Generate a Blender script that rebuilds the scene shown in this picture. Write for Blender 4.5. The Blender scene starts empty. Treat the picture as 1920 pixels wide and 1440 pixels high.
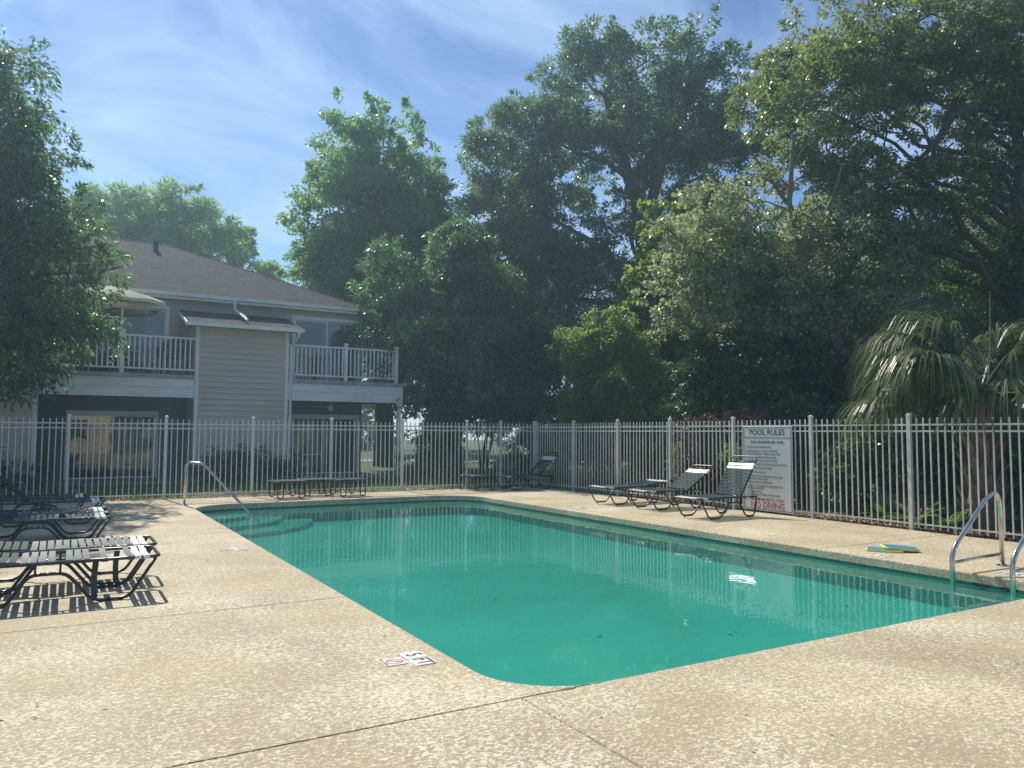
import bpy, math, random
import numpy as np
from mathutils import Vector, Matrix

R = math.radians
scene = bpy.context.scene
COL = scene.collection

# ------------------------------------------------------------------ camera, sky, sun, exposure
cam_d = bpy.data.cameras.new('camera')
cam = bpy.data.objects.new('camera', cam_d)
COL.objects.link(cam)
YAW, PITCH, ROLL = 0.5300, 0.0642, 0.0052
_f = Vector((math.sin(YAW) * math.cos(PITCH), math.cos(YAW) * math.cos(PITCH), math.sin(PITCH)))
_r = Vector((math.cos(YAW), -math.sin(YAW), 0))
_u = _r.cross(_f)
_r2 = _r * math.cos(ROLL) + _u * math.sin(ROLL)
_u2 = -_r * math.sin(ROLL) + _u * math.cos(ROLL)
cam.matrix_world = Matrix(((_r2.x, _u2.x, -_f.x, 0), (_r2.y, _u2.y, -_f.y, 0), (_r2.z, _u2.z, -_f.z, 1.455), (0, 0, 0, 1)))
cam_d.sensor_width = 36
cam_d.lens = 36 * 1440.4 / 1920
cam_d.clip_start = 0.05
cam_d.clip_end = 2000
scene.camera = cam

SUN_EL, SUN_AZ = R(46), R(-6)          # azimuth clockwise from +Y
world = bpy.data.worlds.new('World')
scene.world = world
world.use_nodes = True
wn, wl = world.node_tree.nodes, world.node_tree.links
wn.clear()
w_out = wn.new('ShaderNodeOutputWorld')
w_bg = wn.new('ShaderNodeBackground')
w_sky = wn.new('ShaderNodeTexSky')
w_sky.sky_type = 'NISHITA'
w_sky.sun_disc = False
w_sky.sun_elevation = SUN_EL
w_sky.sun_rotation = SUN_AZ
w_sky.air_density = 1.0
w_sky.dust_density = 0.15
w_sky.ozone_density = 5.0
w_bg.inputs['Strength'].default_value = 0.062
# thin cirrus, laid out on a flat high layer seen in perspective
w_tc = wn.new('ShaderNodeTexCoord')
w_sep = wn.new('ShaderNodeSeparateXYZ')
wl.new(w_tc.outputs['Generated'], w_sep.inputs[0])
def wmath(op, a, b=None):
    n = wn.new('ShaderNodeMath'); n.operation = op
    for i, v in enumerate((a, b)):
        if v is None: continue
        if isinstance(v, (int, float)): n.inputs[i].default_value = v
        else: wl.new(v, n.inputs[i])
    return n.outputs[0]
zz = wmath('ADD', wmath('MAXIMUM', w_sep.outputs[2], 0.0), 0.22)
w_cmb = wn.new('ShaderNodeCombineXYZ')
wl.new(wmath('DIVIDE', w_sep.outputs[0], zz), w_cmb.inputs[0])
wl.new(wmath('DIVIDE', w_sep.outputs[1], zz), w_cmb.inputs[1])
w_map = wn.new('ShaderNodeMapping')
w_map.inputs['Location'].default_value = (3.1, 1.7, 0.4)
w_map.inputs['Rotation'].default_value = (0, 0, R(35))
w_map.inputs['Scale'].default_value = (0.9, 1.7, 1)
wl.new(w_cmb.outputs[0], w_map.inputs[0])
w_n1 = wn.new('ShaderNodeTexNoise')
w_n1.inputs['Scale'].default_value = 1.5
w_n1.inputs['Detail'].default_value = 9
w_n1.inputs['Roughness'].default_value = 0.58
w_n1.inputs['Distortion'].default_value = 1.1
wl.new(w_map.outputs[0], w_n1.inputs['Vector'])
w_rmp = wn.new('ShaderNodeMapRange')
w_rmp.inputs['From Min'].default_value = 0.41
w_rmp.inputs['From Max'].default_value = 0.76
w_rmp.inputs['To Max'].default_value = 0.72
wl.new(w_n1.outputs[0], w_rmp.inputs[0])
w_mix = wn.new('ShaderNodeMix'); w_mix.data_type = 'RGBA'
wl.new(w_rmp.outputs[0], w_mix.inputs['Factor'])
w_tint = wn.new('ShaderNodeMix'); w_tint.data_type = 'RGBA'; w_tint.blend_type = 'MULTIPLY'
w_tint.inputs['Factor'].default_value = 1.0
w_tint.inputs['B'].default_value = (0.93, 1.0, 1.12, 1)
wl.new(w_sky.outputs[0], w_tint.inputs['A'])
wl.new(w_tint.outputs['Result'], w_mix.inputs['A'])
w_mix.inputs['B'].default_value = (6.4, 8.4, 11.4, 1)
wl.new(w_mix.outputs['Result'], w_bg.inputs['Color'])
wl.new(w_bg.outputs[0], w_out.inputs['Surface'])

sun_d = bpy.data.lights.new('sun', 'SUN')
sun_d.energy = 3.9
sun_d.angle = R(0.55)
sun_d.color = (1.0, 0.93, 0.80)
sun = bpy.data.objects.new('sun', sun_d)
COL.objects.link(sun)
_sd = Vector((math.sin(SUN_AZ) * math.cos(SUN_EL), math.cos(SUN_AZ) * math.cos(SUN_EL), math.sin(SUN_EL)))
sun.rotation_euler = _sd.to_track_quat('Z', 'Y').to_euler()
sun.location = (0, 0, 30)

vs = scene.view_settings
vs.view_transform = 'Standard'
vs.look = 'None'
vs.exposure = 0.80
vs.gamma = 1
vs.use_curve_mapping = False

# ------------------------------------------------------------------ helpers
def tag(o, label=None, cat=None, group=None, kind=None):
    if label: o['label'] = label
    if cat: o['category'] = cat
    if group: o['group'] = group
    if kind: o['kind'] = kind
    return o

def link(name, data, parent=None, loc=None, rot=None):
    o = bpy.data.objects.new(name, data)
    COL.objects.link(o)
    if parent is not None: o.parent = parent
    if loc is not None: o.location = loc
    if rot is not None: o.rotation_euler = rot
    return o

def empty(name, loc=(0, 0, 0), rz=0):
    o = link(name, None, None, loc, (0, 0, rz))
    o.empty_display_size = 0.1
    return o

class MB:
    def __init__(s): s.v, s.f = [], []
    def add(s, vs_, fs):
        b = len(s.v); s.v += [tuple(p) for p in vs_]; s.f += [tuple(b + i for i in q) for q in fs]; return s
    def box(s, x0, x1, y0, y1, z0, z1):
        return s.add([(x0,y0,z0),(x1,y0,z0),(x1,y1,z0),(x0,y1,z0),(x0,y0,z1),(x1,y0,z1),(x1,y1,z1),(x0,y1,z1)],
                     [(3,2,1,0),(4,5,6,7),(0,1,5,4),(1,2,6,5),(2,3,7,6),(3,0,4,7)])
    def bbox(s, x0, x1, y0, y1, z0, z1, b=0.01):
        """box with chamfered top and side edges"""
        def ring(i, z): return [(x0+i,y0+b*0,z)] 
        o = [(x0+b,y0),(x1-b,y0),(x1,y0+b),(x1,y1-b),(x1-b,y1),(x0+b,y1),(x0,y1-b),(x0,y0+b)]
        cx, cy = (x0+x1)/2, (y0+y1)/2
        def shr(p): return (p[0] + (b if p[0] < cx else -b), p[1] + (b if p[1] < cy else -b))
        rs = [[(*shr(p), z0) for p in o], [(*p, z0+b) for p in o], [(*p, z1-b) for p in o], [(*shr(p), z1) for p in o]]
        n = 8; vv = [p for r in rs for p in r]
        ff = [tuple(reversed(range(8))), tuple(range(24, 32))]
        for k in range(3):
            for i in range(n): ff.append((k*n+i, k*n+(i+1)%n, (k+1)*n+(i+1)%n, (k+1)*n+i))
        return s.add(vv, ff)
    def tube(s, pts, r, n=8, closed=False, caps=True):
        P = [Vector(p) for p in pts]; m = len(P)
        rr = r if isinstance(r, (list, tuple)) else [r]*m
        b = len(s.v); prev = None
        for i in range(m):
            a = P[(i-1) % m] if (closed or i > 0) else P[i]
            c = P[(i+1) % m] if (closed or i < m-1) else P[i]
            t = (c - a)
            t = t.normalized() if t.length > 1e-9 else Vector((0,0,1))
            if prev is None:
                u = t.cross(Vector((0,0,1)))
                if u.length < 0.05: u = t.cross(Vector((0,1,0)))
            else: u = prev - t * prev.dot(t)
            u.normalize(); prev = u; w = t.cross(u)
            for k in range(n):
                an = 2*math.pi*k/n
                q = P[i] + (u*math.cos(an) + w*math.sin(an)) * rr[i]
                s.v.append(tuple(q))
        for i in range(m if closed else m-1):
            j = (i+1) % m
            for k in range(n):
                k2 = (k+1) % n
                s.f.append((b+i*n+k, b+i*n+k2, b+j*n+k2, b+j*n+k))
        if caps and not closed:
            s.f.append(tuple(b+k for k in reversed(range(n))))
            s.f.append(tuple(b+(m-1)*n+k for k in range(n)))
        return s
    def prism(s, poly, z0, z1, bev=0.0):
        n = len(poly)
        if bev:
            def inset(d):
                out = []
                for i in range(n):
                    p, a, c = Vector(poly[i]), Vector(poly[i-1]), Vector(poly[(i+1) % n])
                    e1, e2 = (p-a).normalized(), (c-p).normalized()
                    n1, n2 = Vector((-e1.y, e1.x)), Vector((-e2.y, e2.x))
                    q = (n1+n2); q = q / max(0.3, q.length_squared/2) if q.length else n1
                    out.append((p.x + q.x*d, p.y + q.y*d))
                return out
            rs = [[(x,y,z0) for x,y in poly], [(x,y,z1-bev) for x,y in poly], [(x,y,z1-bev*0.3) for x,y in inset(bev*0.35)], [(x,y,z1) for x,y in inset(bev)]]
        else:
            rs = [[(x,y,z0) for x,y in poly], [(x,y,z1) for x,y in poly]]
        vv = [p for r in rs for p in r]; ff = [tuple(reversed(range(n))), tuple(range((len(rs)-1)*n, len(rs)*n))]
        for k in range(len(rs)-1):
            for i in range(n): ff.append((k*n+i, k*n+(i+1)%n, (k+1)*n+(i+1)%n, (k+1)*n+i))
        return s.add(vv, ff)
    def mesh(s, name, mat=None, smooth=False):
        m = bpy.data.meshes.new(name); m.from_pydata(s.v, [], s.f)
        if mat: m.materials.append(mat)
        if smooth: m.polygons.foreach_set('use_smooth', [True]*len(m.polygons))
        m.update(); return m
    def build(s, name, mat, parent=None, loc=None, rot=None, smooth=False):
        return link(name, s.mesh(name, mat, smooth), parent, loc, rot)

def round_path(pts, r, seg=5):
    """fillet the inner corners of a polyline"""
    P = [Vector(p) for p in pts]; out = [P[0]]
    for i in range(1, len(P)-1):
        a, b, c = P[i-1], P[i], P[i+1]
        d1, d2 = (a-b), (c-b)
        k = min(r, d1.length*0.49, d2.length*0.49)
        p0, p2 = b + d1.normalized()*k, b + d2.normalized()*k
        for j in range(seg+1):
            t = j/seg
            out.append(p0*(1-t)**2 + b*2*t*(1-t) + p2*t*t)
    out.append(P[-1]); return out

# ------------------------------------------------------------------ materials
MATS = {}
def newmat(name):
    m = bpy.data.materials.new(name); m.use_nodes = True
    nt = m.node_tree; b = nt.nodes['Principled BSDF']
    MATS[name] = m
    return m, nt, b
def noise(nt, scale, detail=4, rough=0.55, dist=0, vec=None):
    n = nt.nodes.new('ShaderNodeTexNoise')
    n.inputs['Scale'].default_value = scale; n.inputs['Detail'].default_value = detail
    n.inputs['Roughness'].default_value = rough; n.inputs['Distortion'].default_value = dist
    if vec is not None: nt.links.new(vec, n.inputs['Vector'])
    return n.outputs[0]
def coord(nt, kind='Object', scale=None):
    t = nt.nodes.new('ShaderNodeTexCoord'); o = t.outputs[kind]
    if kind == 'World':
        pass
    if scale:
        mp = nt.nodes.new('ShaderNodeMapping'); mp.inputs['Scale'].default_value = scale
        nt.links.new(o, mp.inputs[0]); o = mp.outputs[0]
    return o
def wpos(nt, scale=None):
    g = nt.nodes.new('ShaderNodeNewGeometry'); o = g.outputs['Position']
    if scale:
        mp = nt.nodes.new('ShaderNodeMapping'); mp.inputs['Scale'].default_value = scale
        nt.links.new(o, mp.inputs[0]); o = mp.outputs[0]
    return o
def ramp(nt, fac, stops):
    r = nt.nodes.new('ShaderNodeValToRGB'); e = r.color_ramp.elements
    while len(e) < len(stops): e.new(0.5)
    for i, (p, c) in enumerate(stops): e[i].position = p; e[i].color = (*c, 1)
    nt.links.new(fac, r.inputs[0]); return r.outputs[0]
def mixc(nt, fac, a, b, mode='MIX'):
    m = nt.nodes.new('ShaderNodeMix'); m.data_type = 'RGBA'; m.blend_type = mode
    for k, v in (('Factor', fac), ('A', a), ('B', b)):
        if isinstance(v, (int, float)): m.inputs[k].default_value = v
        elif isinstance(v, tuple): m.inputs[k].default_value = (*v, 1)
        else: nt.links.new(v, m.inputs[k])
    return m.outputs['Result']
def mth(nt, op, a, b=None, clamp=False):
    n = nt.nodes.new('ShaderNodeMath'); n.operation = op; n.use_clamp = clamp
    for i, v in enumerate((a, b)):
        if v is None: continue
        if isinstance(v, (int, float)): n.inputs[i].default_value = v
        else: nt.links.new(v, n.inputs[i])
    return n.outputs[0]
def bump(nt, b, h, strength=0.3, dist=0.01):
    n = nt.nodes.new('ShaderNodeBump'); n.inputs['Strength'].default_value = strength; n.inputs['Distance'].default_value = dist
    nt.links.new(h, n.inputs['Height']); nt.links.new(n.outputs[0], b.inputs['Normal'])
def simple(name, col, rough=0.6, var=0.15, vscale=3.0, metal=0.0, bmp=0.0, bscale=40, spec=0.5):
    m, nt, b = newmat(name)
    p = wpos(nt)
    c = ramp(nt, noise(nt, vscale, 5, 0.6, 0, p), [(0.3, tuple(x*(1-var) for x in col)), (0.7, tuple(min(1, x*(1+var)) for x in col))])
    nt.links.new(c, b.inputs['Base Color'])
    b.inputs['Roughness'].default_value = rough; b.inputs['Metallic'].default_value = metal
    b.inputs['Specular IOR Level'].default_value = spec
    if bmp: bump(nt, b, noise(nt, bscale, 4, 0.6, 0, p), bmp, 0.004)
    return m

# deck: trowelled knock-down coating, pale flats over a tan-grey ground
def deck_mat():
    m, nt, b = newmat('deck_coating')
    p = wpos(nt)
    ps = wpos(nt, (1.0, 1.35, 1.0))
    n1 = noise(nt, 35, 3, 0.62, 1.0, ps)
    n2 = noise(nt, 105, 2, 0.5, 0.4, ps)
    k = mth(nt, 'ADD', mth(nt, 'MULTIPLY', n1, 0.75), mth(nt, 'MULTIPLY', n2, 0.25))
    big = noise(nt, 0.8, 4, 0.6, 0.3, p)
    k2 = mth(nt, 'ADD', k, mth(nt, 'MULTIPLY', mth(nt, 'SUBTRACT', big, 0.5), 0.24))
    flat = nt.nodes.new('ShaderNodeMapRange'); flat.inputs['From Min'].default_value = 0.485; flat.inputs['From Max'].default_value = 0.575
    nt.links.new(k2, flat.inputs[0])
    tan = ramp(nt, noise(nt, 0.55, 5, 0.6, 0.2, p), [(0.3, (0.285, 0.232, 0.158)), (0.52, (0.34, 0.285, 0.188)), (0.75, (0.39, 0.315, 0.192))])
    pale = ramp(nt, big, [(0.3, (0.58, 0.505, 0.37)), (0.7, (0.67, 0.60, 0.46))])
    c = mixc(nt, flat.outputs[0], tan, pale)
    dirt = noise(nt, 2.6, 6, 0.7, 0.5, p)
    dm = nt.nodes.new('ShaderNodeMapRange'); dm.inputs['From Min'].default_value = 0.56; dm.inputs['From Max'].default_value = 0.78; dm.inputs['To Max'].default_value = 0.22
    nt.links.new(dirt, dm.inputs[0])
    c = mixc(nt, dm.outputs[0], c, (0.24, 0.20, 0.15))
    spk = noise(nt, 190, 1, 0.5, 0, p)
    sm = nt.nodes.new('ShaderNodeMapRange'); sm.inputs['From Min'].default_value = 0.66; sm.inputs['From Max'].default_value = 0.74; sm.inputs['To Max'].default_value = 0.35
    nt.links.new(spk, sm.inputs[0])
    c = mixc(nt, sm.outputs[0], c, (0.16, 0.13, 0.10))
    nt.links.new(c, b.inputs['Base Color'])
    b.inputs['Roughness'].default_value = 0.82
    b.inputs['Specular IOR Level'].default_value = 0.25
    h = mth(nt, 'ADD', flat.outputs[0], mth(nt, 'MULTIPLY', n2, 0.5))
    bump(nt, b, h, 0.35, 0.004)
    return m
M_DECK = deck_mat()
M_BED = simple('concrete_bed', (0.10, 0.09, 0.075), 0.95, 0.3, 4)

def basin_mat():
    m, nt, b = newmat('teal_pool_paint')
    p = wpos(nt)
    c = ramp(nt, noise(nt, 0.45, 6, 0.6, 0.6, p), [(0.28, (0.042, 0.300, 0.250)), (0.5, (0.052, 0.355, 0.300)), (0.72, (0.068, 0.405, 0.350))])
    st = noise(nt, 1.7, 7, 0.7, 0.8, p)
    s1 = nt.nodes.new('ShaderNodeMapRange'); s1.inputs['From Min'].default_value = 0.60; s1.inputs['From Max'].default_value = 0.74; s1.inputs['To Max'].default_value = 0.35
    nt.links.new(st, s1.inputs[0])
    c = mixc(nt, s1.outputs[0], c, (0.02, 0.17, 0.12))
    st2 = noise(nt, 3.3, 7, 0.75, 1.2, p)
    s2 = nt.nodes.new('ShaderNodeMapRange'); s2.inputs['From Min'].default_value = 0.63; s2.inputs['From Max'].default_value = 0.75; s2.inputs['To Max'].default_value = 0.30
    nt.links.new(st2, s2.inputs[0])
    c = mixc(nt, s2.outputs[0], c, (0.10, 0.46, 0.37))
    nt.links.new(c, b.inputs['Base Color']); b.inputs['Roughness'].default_value = 0.9; b.inputs['Specular IOR Level'].default_value = 0.0
    return m
M_BASIN = basin_mat()
M_WATERLINE = simple('waterline_paint', (0.05, 0.16, 0.12), 0.6, 0.3, 6)

def water_mat():
    m, nt, b = newmat('pool_water')
    nt.nodes.remove(b); out = nt.nodes['Material Output']
    tr = nt.nodes.new('ShaderNodeBsdfTransparent'); tr.inputs[0].default_value = (0.80, 0.97, 0.95, 1)
    gl = nt.nodes.new('ShaderNodeBsdfGlossy'); gl.inputs['Roughness'].default_value = 0.012; gl.inputs['Color'].default_value = (1, 1, 1, 1)
    fr = nt.nodes.new('ShaderNodeFresnel'); fr.inputs['IOR'].default_value = 1.33
    p = wpos(nt)
    h = mth(nt, 'ADD', noise(nt, 2.2, 3, 0.5, 0.5, p), mth(nt, 'MULTIPLY', noise(nt, 7.5, 2, 0.5, 0.3, p), 0.22))
    bn = nt.nodes.new('ShaderNodeBump'); bn.inputs['Strength'].default_value = 0.05; bn.inputs['Distance'].default_value = 0.05
    nt.links.new(h, bn.inputs['Height'])
    nt.links.new(bn.outputs[0], gl.inputs['Normal']); nt.links.new(bn.outputs[0], fr.inputs['Normal'])
    mx = nt.nodes.new('ShaderNodeMixShader')
    df = nt.nodes.new('ShaderNodeBsdfDiffuse')
    nt.links.new(ramp(nt, noise(nt, 0.35, 4, 0.6, 0.4, p), [(0.3, (0.055, 0.340, 0.290)), (0.7, (0.080, 0.400, 0.350))]), df.inputs[0])
    mk = nt.nodes.new('ShaderNodeMixShader'); mk.inputs[0].default_value = 0.20
    nt.links.new(tr.outputs[0], mk.inputs[1]); nt.links.new(df.outputs[0], mk.inputs[2])
    nt.links.new(fr.outputs[0], mx.inputs[0]); nt.links.new(mk.outputs[0], mx.inputs[1]); nt.links.new(gl.outputs[0], mx.inputs[2])
    nt.links.new(mx.outputs[0], out.inputs['Surface'])
    return m
M_WATER = water_mat()

def ground_mat():
    m, nt, b = newmat('leaf_littered_ground')
    p = wpos(nt)
    g = ramp(nt, noise(nt, 5, 8, 0.75, 0.4, p), [(0.3, (0.018, 0.014, 0.010)), (0.5, (0.055, 0.042, 0.028)), (0.64, (0.13, 0.095, 0.06)), (0.8, (0.22, 0.17, 0.11))])
    gr = ramp(nt, noise(nt, 9, 6, 0.7, 0, p), [(0.3, (0.025, 0.05, 0.014)), (0.7, (0.075, 0.13, 0.03))])
    k = nt.nodes.new('ShaderNodeMapRange'); k.inputs['From Min'].default_value = 0.41; k.inputs['From Max'].default_value = 0.58
    nt.links.new(noise(nt, 0.16, 5, 0.6, 0.5, p), k.inputs[0])
    nt.links.new(mixc(nt, k.outputs[0], g, gr), b.inputs['Base Color']); b.inputs['Roughness'].default_value = 0.95
    bump(nt, b, noise(nt, 14, 6, 0.7, 0, p), 0.8, 0.05)
    return m
M_GROUND = ground_mat()

M_FENCE = simple('fence_white_paint', (0.62, 0.605, 0.55), 0.5, 0.10, 2.5, spec=0.4)
M_STEEL, _nt, _b = newmat('stainless_steel')
_b.inputs['Metallic'].default_value = 1; _b.inputs['Roughness'].default_value = 0.2
_nt.links.new(ramp(_nt, noise(_nt, 9, 4, 0.6, 0, wpos(_nt)), [(0.35, (0.48, 0.46, 0.42)), (0.65, (0.66, 0.65, 0.61))]), _b.inputs['Base Color'])
M_TUBE = simple('brown_black_tube', (0.022, 0.020, 0.022), 0.32, 0.3, 8, spec=0.55)
M_STRAP = simple('grey_green_vinyl', (0.032, 0.060, 0.078), 0.45, 0.4, 5, spec=0.25)
M_STRAPT = simple('teal_vinyl', (0.012, 0.036, 0.044), 0.6, 0.35, 5, spec=0.08)
M_STRAPW = simple('white_vinyl', (0.74, 0.74, 0.72), 0.4, 0.06, 6)
M_SIGN = simple('sign_white', (0.56, 0.58, 0.56), 0.5, 0.07, 2.0)
M_SIGNEDGE = simple('sign_border', (0.055, 0.075, 0.075), 0.5, 0.1, 5)
M_INK = simple('black_lettering', (0.02, 0.022, 0.025), 0.6, 0.1, 5)
M_INK2 = simple('faded_lettering', (0.10, 0.11, 0.12), 0.6, 0.1, 5)
M_RED = simple('red_lettering', (0.42, 0.035, 0.05), 0.6, 0.1, 5)
M_TILE = simple('white_tile', (0.74, 0.73, 0.70), 0.3, 0.08, 12)
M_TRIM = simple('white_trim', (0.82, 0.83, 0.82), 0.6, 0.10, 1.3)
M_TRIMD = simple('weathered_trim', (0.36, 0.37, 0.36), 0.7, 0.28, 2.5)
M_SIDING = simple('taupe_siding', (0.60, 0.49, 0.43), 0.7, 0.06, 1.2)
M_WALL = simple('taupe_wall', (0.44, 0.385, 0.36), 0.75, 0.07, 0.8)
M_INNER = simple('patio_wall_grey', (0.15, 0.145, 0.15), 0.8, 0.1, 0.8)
M_FLOORC = simple('balcony_concrete', (0.26, 0.25, 0.24), 0.85, 0.2, 3)
M_CURTAIN = simple('curtain_cloth', (0.66, 0.66, 0.62), 0.85, 0.1, 4)
M_WOODPALE = simple('pale_weathered_boards', (0.62, 0.58, 0.54), 0.8, 0.15, 5)
M_BEIGE = simple('beige_stucco', (0.80, 0.72, 0.50), 0.85, 0.06, 2)
M_DARK = simple('dark_metal', (0.02, 0.022, 0.025), 0.4, 0.2, 4)
M_CANVAS = simple('cream_canvas', (0.80, 0.72, 0.62), 0.85, 0.06, 5)
_cn = M_CANVAS.node_tree; _ct = _cn.nodes.new('ShaderNodeBsdfTranslucent'); _ct.inputs[0].default_value = (0.75, 0.66, 0.54, 1)
_cm = _cn.nodes.new('ShaderNodeMixShader'); _cm.inputs[0].default_value = 0.5
_cn.links.new(_cn.nodes['Principled BSDF'].outputs[0], _cm.inputs[1]); _cn.links.new(_ct.outputs[0], _cm.inputs[2]); _cn.links.new(_cm.outputs[0], _cn.nodes['Material Output'].inputs['Surface'])
M_BLUE = simple('blue_foam', (0.03, 0.20, 0.42), 0.55, 0.12, 14)
M_YELLOW = simple('yellow_foam', (0.66, 0.66, 0.10), 0.55, 0.1, 14)
M_KERB = simple('mossy_concrete', (0.34, 0.32, 0.24), 0.9, 0.3, 2.2)
M_TIMBER = simple('bark_grey_brown', (0.085, 0.068, 0.055), 0.9, 0.4, 7, bmp=0.9, bscale=22)
M_BARKPALE = simple('bark_pale', (0.16, 0.135, 0.11), 0.9, 0.35, 7, bmp=0.8, bscale=22)
M_BOOT = simple('palm_boot', (0.21, 0.165, 0.115), 0.9, 0.4, 9, bmp=0.6, bscale=40)
M_MOSS = simple('spanish_moss', (0.19, 0.185, 0.145), 0.95, 0.25, 5)

def glass_mat():
    m, nt, b = newmat('window_glass')
    nt.nodes.remove(b); out = nt.nodes['Material Output']
    tr = nt.nodes.new('ShaderNodeBsdfTransparent'); tr.inputs[0].default_value = (0.5, 0.54, 0.55, 1)
    gl = nt.nodes.new('ShaderNodeBsdfGlossy'); gl.inputs['Roughness'].default_value = 0.02
    bn = nt.nodes.new('ShaderNodeBump'); bn.inputs['Strength'].default_value = 0.06; bn.inputs['Distance'].default_value = 0.05
    nt.links.new(noise(nt, 0.9, 2, 0.5, 0, wpos(nt)), bn.inputs['Height']); nt.links.new(bn.outputs[0], gl.inputs['Normal'])
    lw = nt.nodes.new('ShaderNodeFresnel'); lw.inputs['IOR'].default_value = 2.0
    mx = nt.nodes.new('ShaderNodeMixShader')
    nt.links.new(lw.outputs[0], mx.inputs[0]); nt.links.new(tr.outputs[0], mx.inputs[1]); nt.links.new(gl.outputs[0], mx.inputs[2])
    nt.links.new(mx.outputs[0], out.inputs['Surface'])
    return m
M_GLASS = glass_mat()

def shingle_mat():
    m, nt, b = newmat('asphalt_shingles')
    p = wpos(nt)
    br = nt.nodes.new('ShaderNodeTexBrick')
    mp = nt.nodes.new('ShaderNodeMapping'); nt.links.new(p, mp.inputs[0])
    # x along the eave, height stands in for the distance up the slope
    mp.inputs['Rotation'].default_value = (R(-90), 0, 0)
    nt.links.new(mp.outputs[0], br.inputs['Vector'])
    br.inputs['Scale'].default_value = 1; br.inputs['Brick Width'].default_value = 0.32; br.inputs['Row Height'].default_value = 0.072
    br.inputs['Mortar Size'].default_value = 0.006; br.inputs['Bias'].default_value = 0.1
    br.inputs['Color1'].default_value = (0.032, 0.031, 0.037, 1); br.inputs['Color2'].default_value = (0.098, 0.094, 0.106, 1); br.inputs['Mortar'].default_value = (0.03, 0.027, 0.027, 1)
    c = mixc(nt, mth(nt, 'MULTIPLY', noise(nt, 0.5, 5, 0.6, 0, p), 0.5), br.outputs[0], (0.064, 0.061, 0.070))
    c = mixc(nt, 0.35, c, ramp(nt, noise(nt, 6, 4, 0.7, 0, p), [(0.3, (0.04, 0.034, 0.036)), (0.7, (0.135, 0.128, 0.14))]))
    nt.links.new(c, b.inputs['Base Color']); b.inputs['Roughness'].default_value = 0.95; b.inputs['Specular IOR Level'].default_value = 0.05
    bump(nt, b, br.outputs['Fac'], -0.6, 0.012)
    return m
M_ROOF = shingle_mat()

def leaf_mat(name, dark, mid, light, trans=0.35, rough=0.42, tl=None, spec=0.5, vs_=0.55):
    m, nt, b = newmat(name)
    out = nt.nodes['Material Output']
    g = nt.nodes.new('ShaderNodeNewGeometry')
    rp = g.outputs['Random Per Island']
    big = noise(nt, vs_, 3, 0.6, 0, g.outputs['Position'])
    k = mth(nt, 'ADD', mth(nt, 'MULTIPLY', rp, 0.85), mth(nt, 'MULTIPLY', mth(nt, 'SUBTRACT', big, 0.42), 0.9))
    c = ramp(nt, k, [(0.06, tuple(x*0.55 for x in dark)), (0.48, mid), (0.80, light), (1.0, tuple(min(0.8, x*1.7) for x in light))])
    nt.links.new(c, b.inputs['Base Color']); b.inputs['Roughness'].default_value = rough
    b.inputs['Specular IOR Level'].default_value = spec
    t = nt.nodes.new('ShaderNodeBsdfTranslucent')
    tcol = mixc(nt, 0.6, c, tl or (light[0]*1.6, light[1]*1.6, light[2]*0.8))
    nt.links.new(tcol, t.inputs[0])
    mx = nt.nodes.new('ShaderNodeMixShader'); mx.inputs[0].default_value = trans
    nt.links.new(b.outputs[0], mx.inputs[1]); nt.links.new(t.outputs[0], mx.inputs[2])
    nt.links.new(mx.outputs[0], out.inputs['Surface'])
    return m

# ------------------------------------------------------------------ ground, deck, pool
PX0, PX1, PY0, PY1 = 2.25, 8.40, 3.72, 16.45          # pool opening
DX0, DX1, DY0, DY1 = -8.0, 11.38, -5.0, 18.14         # deck
def frame_mesh(mb, ox0, ox1, oy0, oy1, ix0, ix1, iy0, iy1, z):
    mb.add([(ox0,oy0,z),(ox1,oy0,z),(ox1,oy1,z),(ox0,oy1,z),(ix0,iy0,z),(ix1,iy0,z),(ix1,iy1,z),(ix0,iy1,z)],
           [(0,1,5,4),(1,2,6,5),(2,3,7,6),(3,0,4,7)])
mb = MB(); frame_mesh(mb, -150, 150, -150, 150, DX0+0.02, DX1-0.02, DY0+0.02, DY1-0.02, -0.035)
tag(mb.build('ground', M_GROUND), kind='structure')

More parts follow.
